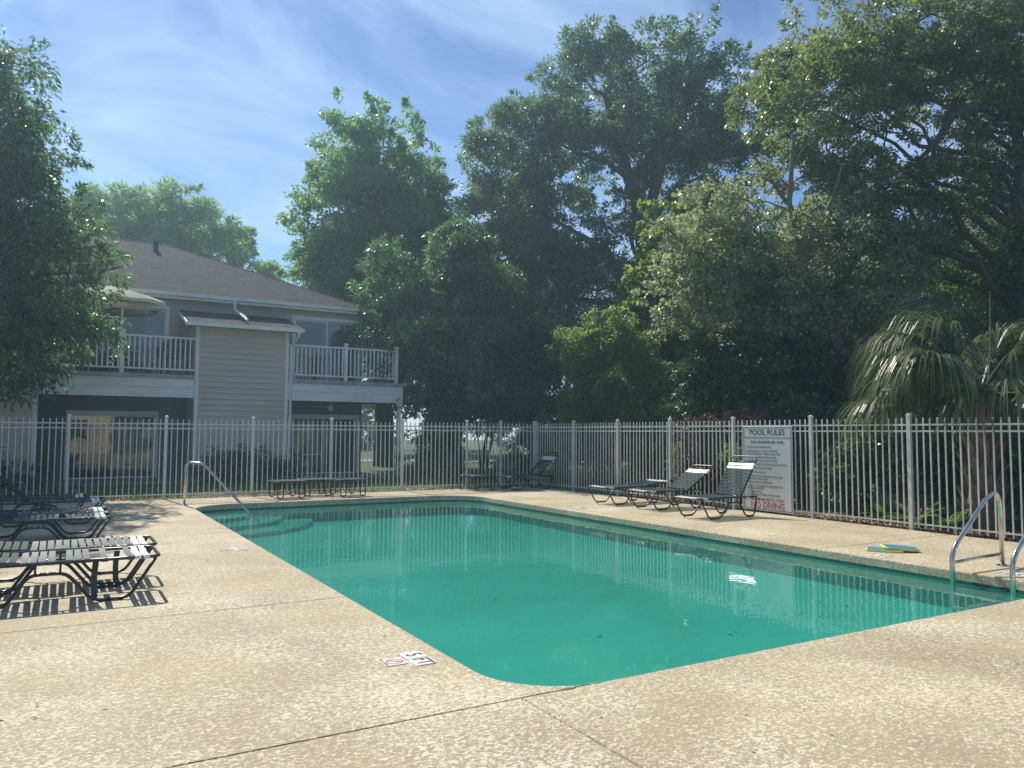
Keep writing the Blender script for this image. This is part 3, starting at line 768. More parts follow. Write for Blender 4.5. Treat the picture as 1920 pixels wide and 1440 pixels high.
MB().tube([(-0.3,0,0.78),(-0.28,0,0.93),(0,0,1.05),(0.28,0,0.93),(0.3,0,0.78)], [0.2,0.24,0.26,0.24,0.2], 12).build('lid', M_DARK, gr)
MB().bbox(-0.33, 0.33, -0.24, 0.24, 0.62, 0.78, 0.03).build('firebox', M_DARK, gr)
for sx in (-0.27, 0.27):
    for sy in (-0.18, 0.18): MB().box(sx-0.018, sx+0.018, sy-0.018, sy+0.018, 0, 0.625).build('leg', M_DARK, gr)
tb = empty('patio_table', (6.95, 24.9, 0.03)); tag(tb, 'small round pale table on the ground floor patio', 'table')
MB().tube([(0,0,0.70),(0,0,0.705),(0,0,0.725),(0,0,0.73)], [0.44,0.45,0.45,0.44], 24).build('tabletop', M_TRIM, tb)
MB().tube([(0,0,0.02),(0,0,0.70)], 0.03, 8).build('stem', M_TRIM, tb)
MB().tube([(0,0,0),(0,0,0.02)], [0.24,0.22], 16).build('base', M_TRIM, tb)

# the beige pool house behind, seen in the patio glass
ph = empty('pool_house', (1.3, -8.5, 0)); tag(ph, 'beige pool house mirrored in the ground floor patio door', 'house')
MB().box(-1.5, 1.6, -4.5, 2.5, -0.036, 3.0).build('wall', M_BEIGE, ph)
MB().add([(-1.9,-4.9,3.0),(2.0,-4.9,3.0),(2.0,2.9,3.0),(-1.9,2.9,3.0),(0.05,-4.9,4.3),(0.05,2.9,4.3)], [(0,4,5,3),(1,2,5,4),(2,3,5),(0,1,4),(3,2,1,0)]).build('roof', M_ROOF, ph)
for wx in (-0.35,):
    wnd = MB(); wnd.box(wx-0.55, wx+0.55, 2.502, 2.54, 0.9, 0.98); wnd.box(wx-0.55, wx+0.55, 2.502, 2.54, 2.2, 2.28); wnd.box(wx-0.55, wx-0.47, 2.502, 2.54, 0.981, 2.199); wnd.box(wx+0.47, wx+0.55, 2.502, 2.54, 0.981, 2.199)
    for k in (-0.16, 0.16): wnd.box(wx+k-0.015, wx+k+0.015, 2.504, 2.535, 0.981, 2.199)
    for k in (1.28, 1.59, 1.9): wnd.box(wx-0.469, wx+0.469, 2.504, 2.53, k-0.015, k+0.015)
    wf = wnd.build('window', M_TILE, ph)
    MB().box(wx-0.469, wx+0.469, 2.501, 2.512, 0.981, 2.199).build('pane', M_DARK, wf)

# ------------------------------------------------------------------ strap loungers
CW, CZ = 0.64, 0.355                                   # width, rail height; foot end at x=0, head towards +x
HINGE, SEAT_END, BACK_L = 1.05, 1.44, 0.84
hy = CW/2
def lounger_meshes():
    d = {}
    p = round_path([(SEAT_END,-hy,CZ),(0.0,-hy,CZ),(0.0,hy,CZ),(SEAT_END,hy,CZ)], 0.07, 5)
    mb = MB().tube(p, 0.0145, 8)
    mb.tube([(SEAT_END,-hy,CZ),(SEAT_END+0.01,-hy*0.4,CZ-0.05),(SEAT_END+0.01,hy*0.4,CZ-0.05),(SEAT_END,hy,CZ)], 0.0125, 8)
    d['rail_frame'] = mb.mesh('rail_frame', M_TUBE, True)
    w = [(0.03,0,CZ-0.012),(0.235,0,0.0165),(0.515,0,0.0165),(0.715,0,0.265),(0.985,0,0.265),(1.15,0,0.0165),(1.37,0,0.0165),(SEAT_END-0.005,0,CZ-0.012)]
    mb = MB().tube(round_path(w, 0.07, 4), 0.0145, 8)
    for x in (0.76, 0.94): mb.tube([(x,0,0.265),(x,0,CZ-0.004)], 0.009, 6)
    for x in (0.30, 0.45, 1.2, 1.32): mb.box(x-0.02, x+0.02, -0.017, 0.017, 0.0, 0.008)
    d['leg'] = mb.mesh('leg', M_TUBE, True)
    p = round_path([(0,-hy+0.03,0),(BACK_L,-hy+0.03,0),(BACK_L,hy-0.03,0),(0,hy-0.03,0)], 0.09, 6)
    mb = MB().tube(p, 0.0135, 8)
    mb.tube([(BACK_L-0.115,-hy+0.03,0),(BACK_L-0.115,hy-0.03,0)], 0.010, 6)
    d['backrest'] = mb.mesh('backrest', M_TUBE, True)
    def strap(halfw, mat, sag):
        w_, n = 0.0255, 8; vv, ff = [], []
        prof = []
        for i in range(n+1):
            y = -halfw-0.006 + (2*halfw+0.012)*i/n
            prof.append((y, 0.0155 - sag*(1-(abs(y)/halfw)**2 if abs(y) < halfw else 0)))
        prof = [(-halfw-0.017, -0.012), (-halfw-0.0175, 0.006)] + prof + [(halfw+0.0175, 0.006), (halfw+0.017, -0.012)]
        for (y, z) in prof: vv += [(-w_, y, z), (w_, y, z)]
        m = len(prof); ff = [(2*i, 2*i+1, 2*i+3, 2*i+2) for i in range(m-1)]
        b = len(vv); vv += [(x, y, z-0.003) for x, y, z in vv]
        ff += [(b+2*i+2, b+2*i+3, b+2*i+1, b+2*i) for i in range(m-1)]
        for i in range(m-1): ff += [(2*i+2, 2*i, b+2*i, b+2*i+2), (2*i+1, 2*i+3, b+2*i+3, b+2*i+1)]
        return MB().add(vv, ff).mesh('strap', mat, False)
    d['strap'] = strap(hy, M_STRAP, 0.012); d['strap_w'] = strap(hy, M_STRAPW, 0.010)
    d['bstrap'] = strap(hy-0.03, M_STRAPT, 0.010); d['bstrap_w'] = strap(hy-0.03, M_STRAPW, 0.008)
    # a snapped strap hanging from the rail
    vv = []
    for i in range(7):
        t_ = i/6; vv += [(-0.024+0.01*math.sin(t_*3), 0.02*t_, -0.30*t_), (0.024+0.01*math.sin(t_*3), 0.02*t_+0.004, -0.30*t_)]
    vv2 = [(x, y+0.004, z) for x, y, z in vv]; b = len(vv)
    d['hang'] = MB().add(vv+vv2, [(2*i, 2*i+1, 2*i+3, 2*i+2) for i in range(6)] + [(b+2*i+2, b+2*i+3, b+2*i+1, b+2*i) for i in range(6)] +
                         [(2*i, 2*i+2, b+2*i+2, b+2*i) for i in range(6)] + [(2*i+1, b+2*i+1, b+2*i+3, 2*i+3) for i in range(6)]).mesh('hanging_strap', M_STRAP)
    d['prop'] = MB().tube([(0,0,0),(0.20,0,-1)], 0.008, 6).mesh('prop', M_TUBE)
    return d
LM = lounger_meshes()
def lounger(x, y, rot, back, label, group, missing=(), hanging=()):
    c = empty('sun_lounger', (x, y, 0.0), rot); tag(c, label, 'sun lounger', group)
    link('rail_frame', LM['rail_frame'], c)
    for s in (-1, 1): link('leg', LM['leg'], c, (0, s*(hy-0.002), 0))
    n = 15; pitch = (HINGE-0.10)/(n-0.5); rr = random.Random(int(x*77+y*31))
    for i in range(n):
        if i in missing: continue
        link('strap', LM['strap_w'] if i < 2 else LM['strap'], c, (0.105+pitch*i, 0, CZ + rr.uniform(-0.001, 0.001)), (rr.gauss(0,0.004), rr.gauss(0,0.02), rr.gauss(0,0.012)))
    for i in hanging: link('hanging_strap', LM['hang'], c, (0.105+pitch*i, -hy+0.02 if i % 2 else hy-0.02, CZ-0.016))
    b = link('backrest', LM['backrest'], c, (HINGE, 0, CZ+0.005), (0, -R(back), 0))
    for i in range(10):
        xx = 0.055+0.0675*i
        if xx > BACK_L-0.12: break
        link('strap', LM['bstrap_w'] if i >= 8 else LM['bstrap'], b, (xx, 0, 0))
    if back > 12:
        ca, sa = math.cos(R(back)), math.sin(R(back)); q = 0.42
        for s in (-1, 1):
            top = Vector((HINGE+q*ca, s*(hy-0.035), CZ+q*sa)); bot = Vector((min(SEAT_END-0.02, HINGE+q*ca+0.2), s*(hy-0.045), CZ-0.01))
            MB().tube([top, bot], 0.008, 6).build('prop', M_TUBE, c)
    return c
GL = 'strap sun loungers on the pool deck'
lounger(0.80, 7.86, math.pi, 4, 'flat strap sun lounger with snapped straps hanging, outermost of the pair by the pool corner', GL, (3, 4, 6, 10), (3, 6))
lounger(0.85, 8.63, math.pi, 4, 'flat strap sun lounger lying against the one with snapped straps', GL)
lounger(0.62, 11.50, math.pi, 3, 'shaded flat strap lounger on the broken lounger side of the shaded pair', GL, (7,))
lounger(0.63, 12.28, math.pi, 3, 'shaded flat strap lounger on the fence side of the shaded pair', GL, (12,))
lounger(0.66, 14.22, math.pi, 46, 'strap lounger with raised back, second from the end fence in its row', GL, (8,))
lounger(0.45, 15.12, math.pi, 4, 'flat strap lounger in the row, last before the end fence', GL, (6, 10))
lounger(9.60, 12.92, R(1), 7, 'strap lounger with its back almost flat, first of three along the side fence', GL)
lounger(9.66, 11.70, R(-1), 33, 'strap lounger with back half raised, middle of three along the side fence', GL)
lounger(9.36, 10.02, R(2), 56, 'strap lounger with back steeply raised in front of the pool rules board', GL)
lounger(9.80, 17.40, R(-2), 44, 'strap lounger with raised back in the shaded fence corner', GL)

# ------------------------------------------------------------------ low strap stools by the end fence
def stool_meshes():
    s, z = 0.34, 0.365
    p = round_path([(-s,0.0,z),(-s,-s,z),(s,-s,z),(s,s,z),(-s,s,z),(-s,0.001,z)], 0.09, 5)
    top = MB().tube(p, 0.0145, 8).mesh('top_frame', M_TUBE, True)
    u = round_path([(-0.075,0,z-0.008),(-0.06,0,0.0145),(0.06,0,0.0145),(0.075,0,z-0.008)], 0.055, 4)
    leg = MB().tube(u, 0.013, 8).mesh('leg', M_TUBE, True)
    st = MB().bbox(-0.0255, 0.0255, -s-0.012, s+0.012, z+0.012, z+0.017, 0.001).mesh('strap', M_STRAP)
    br = MB().tube([(-s+0.02,0,z-0.06),(s-0.02,0,z-0.06)], 0.009, 6).mesh('brace', M_TUBE)
    return top, leg, st, br
SM = stool_meshes()
def stool(x, y, rot, label):
    c = empty('strap_stool', (x, y, 0), rot); tag(c, label, 'stool', 'low strap stools by the end fence')
    link('top_frame', SM[0], c)
    for sx in (-0.235, 0.235):
        for sy in (-0.34, 0.34): link('leg', SM[1], c, (sx, sy, 0))
    for k in range(9): link('strap', SM[2], c, (-0.27+0.0675*k, 0, 0))
    for sy in (-0.3, 0.3): link('brace', SM[3], c, (0, sy, 0))
stool(4.40, 17.42, R(2), 'low strap stool, first along the end fence from the curved handrail')
stool(5.13, 17.78, R(-4), 'low strap stool pushed back against the end fence between two others')
stool(5.80, 17.42, R(3), 'low strap stool, third along the end fence from the curved handrail')
stool(9.30, 17.62, R(8), 'low strap stool at the foot of the lounger in the shaded fence corner')

# ------------------------------------------------------------------ handrail and ladder
hr = empty('pool_handrail', (2.16, 16.47, 0)); tag(hr, 'curved stainless handrail leading down the pool steps', 'handrail')
p = round_path([(0,0,0.0),(0.0,0.0,0.845),(0.27,-0.27,0.845),(1.06,-1.08,-0.13),(1.26,-1.28,-0.36)], 0.13, 8)
MB().tube(p, 0.024, 12).build('rail', M_STEEL, hr, smooth=True)
MB().tube([(0,0,0.001),(0,0,0.012),(0,0,0.02)], [0.062,0.06,0.028], 16).build('escutcheon', M_STEEL, hr)
ld = empty('pool_ladder', (8.2, 4.45, 0)); tag(ld, 'stainless pool ladder with two looped grab rails', 'ladder')
for yy in (0.30, -0.30):
    p = [(-0.0,yy,-0.40),(0.0,yy,0.16),(0.06,yy,0.28),(0.66,yy,0.74)] + [(0.86+0.115*math.cos(R(a))*1.0, yy, 0.665+0.155*math.sin(R(a))) for a in (118, 95, 70, 45, 20, 0)] + [(0.98,yy,0.0)]
    p = [p[0]] + round_path(p[1:4], 0.1, 5)[0:] + p[4:]
    MB().tube(p, 0.0245, 12).build('grab_rail', M_STEEL, ld, smooth=True)
    MB().tube([(0.02,yy,0.115),(0.975,yy,0.135)], 0.017, 10).build('crossbar', M_STEEL, ld, smooth=True)
    MB().tube([(0.98,yy,0.001),(0.98,yy,0.012),(0.98,yy,0.02)], [0.062,0.06,0.03], 16).build('escutcheon', M_STEEL, ld)
for z in (-0.20, -0.34):
    MB().bbox(-0.05, 0.05, -0.275, 0.275, z-0.012, z+0.012, 0.004).build('tread', M_STEEL, ld)

# ------------------------------------------------------------------ kickboards
def kick_poly(s=1.0):
    pts = [(-0.17,-0.14),(0.10,-0.14)] + [(0.10+0.22*math.cos(R(a)), 0.14*math.sin(R(a))) for a in range(-75, 80, 15)] + [(0.10,0.14),(-0.17,0.14)] + [(-0.205, 0.10), (-0.19,0.0), (-0.205,-0.10)]
    return [(x*s, y*s) for x, y in pts]
def kickboard(x, y, z, rz_, tilt, label):
    k = empty('kickboard', (x, y, z), rz_); k.rotation_euler = (tilt[0], tilt[1], rz_)
    tag(k, label, 'kickboard', 'kickboards left on the deck')
    MB().prism(kick_poly(0.84), 0.0, 0.026, 0.006).build('rim', M_YELLOW, k)
    MB().prism(kick_poly(0.765), 0.0262, 0.0305, 0.002).build('pad', M_BLUE, k)
kickboard(8.97, 6.10, 0.001, R(-62), (0, 0), 'blue kickboard lying flat under another one')
kickboard(9.12, 5.98, 0.034, R(-38), (R(2.5), R(4)), 'blue kickboard with yellow rim lying on top of another one')

# ------------------------------------------------------------------ trees and plants
L_OAK = leaf_mat('oak_leaves', (0.033, 0.068, 0.051), (0.068, 0.140, 0.085), (0.140, 0.239, 0.127), 0.43, 0.38, (0.227, 0.387, 0.105))
L_GUM = leaf_mat('sweetgum_leaves', (0.049, 0.118, 0.063), (0.096, 0.216, 0.096), (0.182, 0.342, 0.131), 0.53, 0.45, (0.319, 0.592, 0.137))
L_LAUREL = leaf_mat('laurel_leaves', (0.030, 0.076, 0.063), (0.062, 0.140, 0.095), (0.153, 0.281, 0.127), 0.38, 0.34, (0.254, 0.485, 0.118))
L_ASH = leaf_mat('ash_leaves', (0.030, 0.075, 0.058), (0.052, 0.124, 0.074), (0.121, 0.234, 0.104), 0.48, 0.42, (0.224, 0.411, 0.116))
L_FEATHER = leaf_mat('feathery_leaves', (0.068, 0.137, 0.049), (0.125, 0.239, 0.078), (0.216, 0.352, 0.103), 0.55, 0.5, (0.364, 0.592, 0.114))
L_MAPLE = leaf_mat('maple_leaves', (0.052, 0.105, 0.025), (0.105, 0.187, 0.033), (0.195, 0.284, 0.052), 0.55, 0.45, (0.358, 0.507, 0.045))
L_ELM = leaf_mat('elm_leaves', (0.112, 0.139, 0.088), (0.210, 0.255, 0.148), (0.382, 0.420, 0.261), 0.47, 0.36, (0.494, 0.560, 0.220), 0.6)
L_LIVE = leaf_mat('live_oak_leaves', (0.050, 0.082, 0.052), (0.104, 0.160, 0.086), (0.233, 0.301, 0.142), 0.45, 0.32, (0.410, 0.520, 0.107), 0.6)
L_BRIGHT = leaf_mat('bright_shrub_leaves', (0.051, 0.101, 0.040), (0.104, 0.188, 0.060), (0.197, 0.295, 0.085), 0.55, 0.42, (0.344, 0.492, 0.085))
L_DARK = leaf_mat('dark_glossy_leaves', (0.026, 0.053, 0.031), (0.047, 0.095, 0.047), (0.095, 0.163, 0.063), 0.22, 0.36, None, 0.4)
L_RED = leaf_mat('purple_hedge_leaves', (0.030, 0.032, 0.020), (0.060, 0.050, 0.034), (0.15, 0.062, 0.060), 0.25, 0.45, (0.20, 0.08, 0.05))
L_WOOD = leaf_mat('woodland_leaves', (0.017, 0.038, 0.021), (0.034, 0.072, 0.032), (0.072, 0.129, 0.048), 0.25, 0.5, None, 0.3, 0.2)
L_PALM = leaf_mat('palm_fronds', (0.055, 0.075, 0.034), (0.095, 0.125, 0.055), (0.19, 0.21, 0.11), 0.34, 0.40, (0.20, 0.25, 0.08), 0.45, 2.5)
L_FERN = leaf_mat('fern_fronds', (0.061, 0.131, 0.026), (0.124, 0.246, 0.044), (0.229, 0.386, 0.070), 0.40, 0.5, (0.386, 0.597, 0.070))
L_GRASS = leaf_mat('grass_blades', (0.068, 0.125, 0.033), (0.137, 0.239, 0.049), (0.261, 0.376, 0.091), 0.35, 0.6, (0.410, 0.592, 0.091))
L_YEL = leaf_mat('yellow_leaves', (0.184, 0.253, 0.023), (0.299, 0.368, 0.034), (0.460, 0.506, 0.069), 0.45, 0.45, (0.575, 0.575, 0.057))

def mesh_np(name, V, Fq, mat):
    """V (n,3), Fq (m,4) -> mesh, quickly"""
    me = bpy.data.meshes.new(name)
    me.vertices.add(len(V)); me.vertices.foreach_set('co', np.ascontiguousarray(V, dtype=np.float32).ravel())
    k = Fq.shape[1]
    me.loops.add(len(Fq)*k); me.loops.foreach_set('vertex_index', np.ascontiguousarray(Fq, dtype=np.int32).ravel())
    me.polygons.add(len(Fq)); me.polygons.foreach_set('loop_start', np.arange(0, len(Fq)*k, k, dtype=np.int32))
    me.materials.append(mat); me.update(calc_edges=True); return me
def unit(a): return a / np.maximum(np.linalg.norm(a, axis=-1, keepdims=True), 1e-9)
def leaf_quads(P, A, N, L, W, fold=0.12):
    """P base, A axis, N rough normal; one folded rhombus per leaf"""
    A = unit(A); S = unit(np.cross(A, N)); U = np.cross(S, A)
    L = L[:, None]; W = W[:, None]
    mid = P + A*L*0.48
    V = np.stack([P, mid + S*W*0.5 + U*W*fold, P + A*L - U*L*0.10, mid - S*W*0.5 + U*W*fold], 1).reshape(-1, 3)
    return V
def crown(lobes, n, cr, per, L, W, mat, seed, droop=0.35, up=0.8, name='crown', parent=None, inner=0.45, flat=0.7, kind=None, nb=11, br=0.40):
    """each lobe carries separate flattened boughs with air between them, and a few loose sprays"""
    rng = np.random.default_rng(seed)
    lo = np.array(lobes); w = lo[:, 3]**2.2; w = w/w.sum()
    nbt = nb*len(lo)
    li = rng.choice(len(lo), nbt, p=(lo[:, 3]**1.2)/(lo[:, 3]**1.2).sum())
    d = unit(rng.normal(size=(nbt, 3)))
    rad = lo[li, 3]*(inner + (1-inner)*np.sqrt(rng.random(nbt)))
    C = lo[li, :3] + d*rad[:, None]*np.array([1, 1, 0.95])
    B = lo[li, 3]*br*rng.uniform(0.6, 1.35, nbt)
    tilt = unit(np.stack([d[:, 0]*0.35, d[:, 1]*0.35, np.ones(nbt)], 1) + rng.normal(size=(nbt, 3))*0.22)
    # loose sprays reaching out of the outline
    nsp = nbt//2
    ls = rng.choice(len(lo), nsp, p=w); ds = unit(rng.normal(size=(nsp, 3)) + np.array([0, 0, 0.35]))
    Cs = lo[ls, :3] + ds*(lo[ls, 3]*rng.uniform(0.85, 1.14, nsp))[:, None]
    n1 = int(n*0.86); n2 = n-n1
    pb = B**2; ci = rng.choice(nbt, n1, p=pb/pb.sum())
    q = unit(rng.normal(size=(n1, 3)))*(rng.random(n1)**0.42)[:, None]
    q[:, 2] *= flat*0.8
    t = tilt[ci]; ref = np.tile([1.0, 0, 0], (n1, 1)); e1 = unit(np.cross(t, ref)); e2 = np.cross(t, e1)
    off = (e1*q[:, :1] + e2*q[:, 1:2] + t*q[:, 2:])*(B[ci]*rng.uniform(0.75, 1.2, n1))[:, None]
    P1 = C[ci] + off
    A1 = unit(off)*0.8 + d[ci]*0.35 + rng.normal(size=(n1, 3))*0.5 + np.array([0, 0, -droop])
    cj = rng.integers(0, nsp, n2); tt = rng.random(n2)
    ln = lo[ls, 3]*0.42; dsp = unit(ds + rng.normal(size=(nsp, 3))*0.3)
    P2 = Cs[cj] + dsp[cj]*((tt-0.6)*ln[cj])[:, None] + rng.normal(size=(n2, 3))*(0.03+0.09*lo[ls, 3][cj]*(1.1-tt))[:, None]
    A2 = dsp[cj]*0.8 + rng.normal(size=(n2, 3))*0.6 + np.array([0, 0, -droop*0.6])
    P = np.concatenate([P1, P2]); A = np.concatenate([A1, A2])
    N = rng.normal(size=(n, 3))*0.7 + np.array([0, 0, up])
    s = rng.uniform(0.6, 1.3, n)
    V = leaf_quads(P, A, N, L*s, W*s*rng.uniform(0.8, 1.2, n))
    F = np.arange(n*4).reshape(-1, 4)
    o = link(name, mesh_np(name, V, F, mat), parent)
    if kind: tag(o, kind=kind)
    return o, np.concatenate([C, Cs])
def wood(paths, mat, name, parent, n=8):
    mb = MB()
    for pts, r in paths: mb.tube(pts, r, n)
    return mb.build(name, mat, parent, smooth=True)
def jitter_path(a, b, rng, k=5, amp=0.12, bow=0.0):
    a, b = np.array(a, float), np.array(b, float); L = np.linalg.norm(b-a)
    pts = []
    for i in range(k+1):
        t_ = i/k; p = a*(1-t_) + b*t_
        if 0 < i < k: p = p + rng.normal(size=3)*amp*L/k
        p[2] += bow*L*math.sin(math.pi*t_); pts.append(tuple(p))
    return pts
VIEW = np.array([0.506, 0.863, 0.0])
def thicken(lobes, depth, rng, k=0.92):
    """give the crown its depth: every lobe gets company further back and to the front"""
    out = []
    for (x, y, z, r) in lobes:
        j = rng.uniform(-0.35, 0.35)*depth*0.4
        out.append((x+VIEW[0]*j, y+VIEW[1]*j, z, r))
        dd = rng.uniform(0.6, 1.1)*depth
        out.append((x+VIEW[0]*dd, y+VIEW[1]*dd, z-0.2*r+rng.uniform(-0.3, 0.1)*r, r*k))
    return out
def tree(name, label, lobes, trunk, trunk_r, limbs, n, cr, per, L, W, lm, bark, seed, depth=2.0, droop=0.35, up=0.8, twigs=60, inner=0.45, group=None, flat=0.7, limb_n=8):
    base = trunk[0]
    root = empty(name, (0, 0, 0)); tag(root, label, 'tree', group)
    rng = np.random.default_rng(seed+1000)
    lo = thicken(lobes, depth, rng) if depth else list(lobes)
    cr_o, C = crown(lo, n, cr, per, L, W, lm, seed, droop, up, 'crown', root, inner, flat)
    T = [Vector(p) for p in trunk]; m = len(T)
    rs = [trunk_r*(1-0.75*i/(m-1)) for i in range(m)]; rs[0] *= 1.35
    tp = []; tr_ = []
    for i in range(m-1):
        for k in range(4):
            t_ = k/4; p = T[i].lerp(T[i+1], t_); r = rs[i]*(1-t_)+rs[i+1]*t_
            tp.append(p + Vector(rng.normal(size=3)*trunk_r*0.07)); tr_.append(r)
    tp.append(T[-1]); tr_.append(rs[-1])
    wood([(tp, tr_)], bark, 'trunk', root, 10)
    paths = []
    for pts, r0, r1 in limbs:
        Q = [Vector(p) for p in pts]; k = len(Q)
        pp = round_path(Q, 0.6, 4); kk = len(pp)
        paths.append((pp, [r0+(r1-r0)*i/(kk-1) for i in range(kk)]))
    # limbs from the trunk out to the lobes
    idx = rng.choice(len(lo), min(len(lo), limb_n*3), replace=False)
    for i in idx[:limb_n*2]:
        c = np.array(lo[i][:3])
        hz = np.array([p.z for p in tp]); want = max(tp[0].z + 0.25*(tp[-1].z-tp[0].z), c[2]-np.linalg.norm(c[:2]-np.array([tp[-1].x, tp[-1].y]))*0.6)
        j = int(np.argmin(abs(hz-min(want, c[2]-0.2))))
        r = tr_[j]*0.45
        pts = jitter_path(tp[j], c, rng, 5, 0.22, 0.05)
        paths.append((pts, [max(0.012, r*(1-0.82*q/5)) for q in range(6)]))
    cen = np.array([l[:3] for l in lo]); tw = []
    for i in rng.choice(len(C), min(len(C), twigs), replace=False):
        j = int(np.argmin(((cen-C[i])**2).sum(1)))
        pts = jitter_path(cen[j], C[i], rng, 3, 0.2)
        tw.append((pts, [0.028, 0.02, 0.013, 0.006]))
    for pts, r in paths: wood([(pts, r)], bark, 'limb', root, 6)
    if tw: tag(wood(tw, bark, 'twigs', root, 5), kind='stuff')
    return root
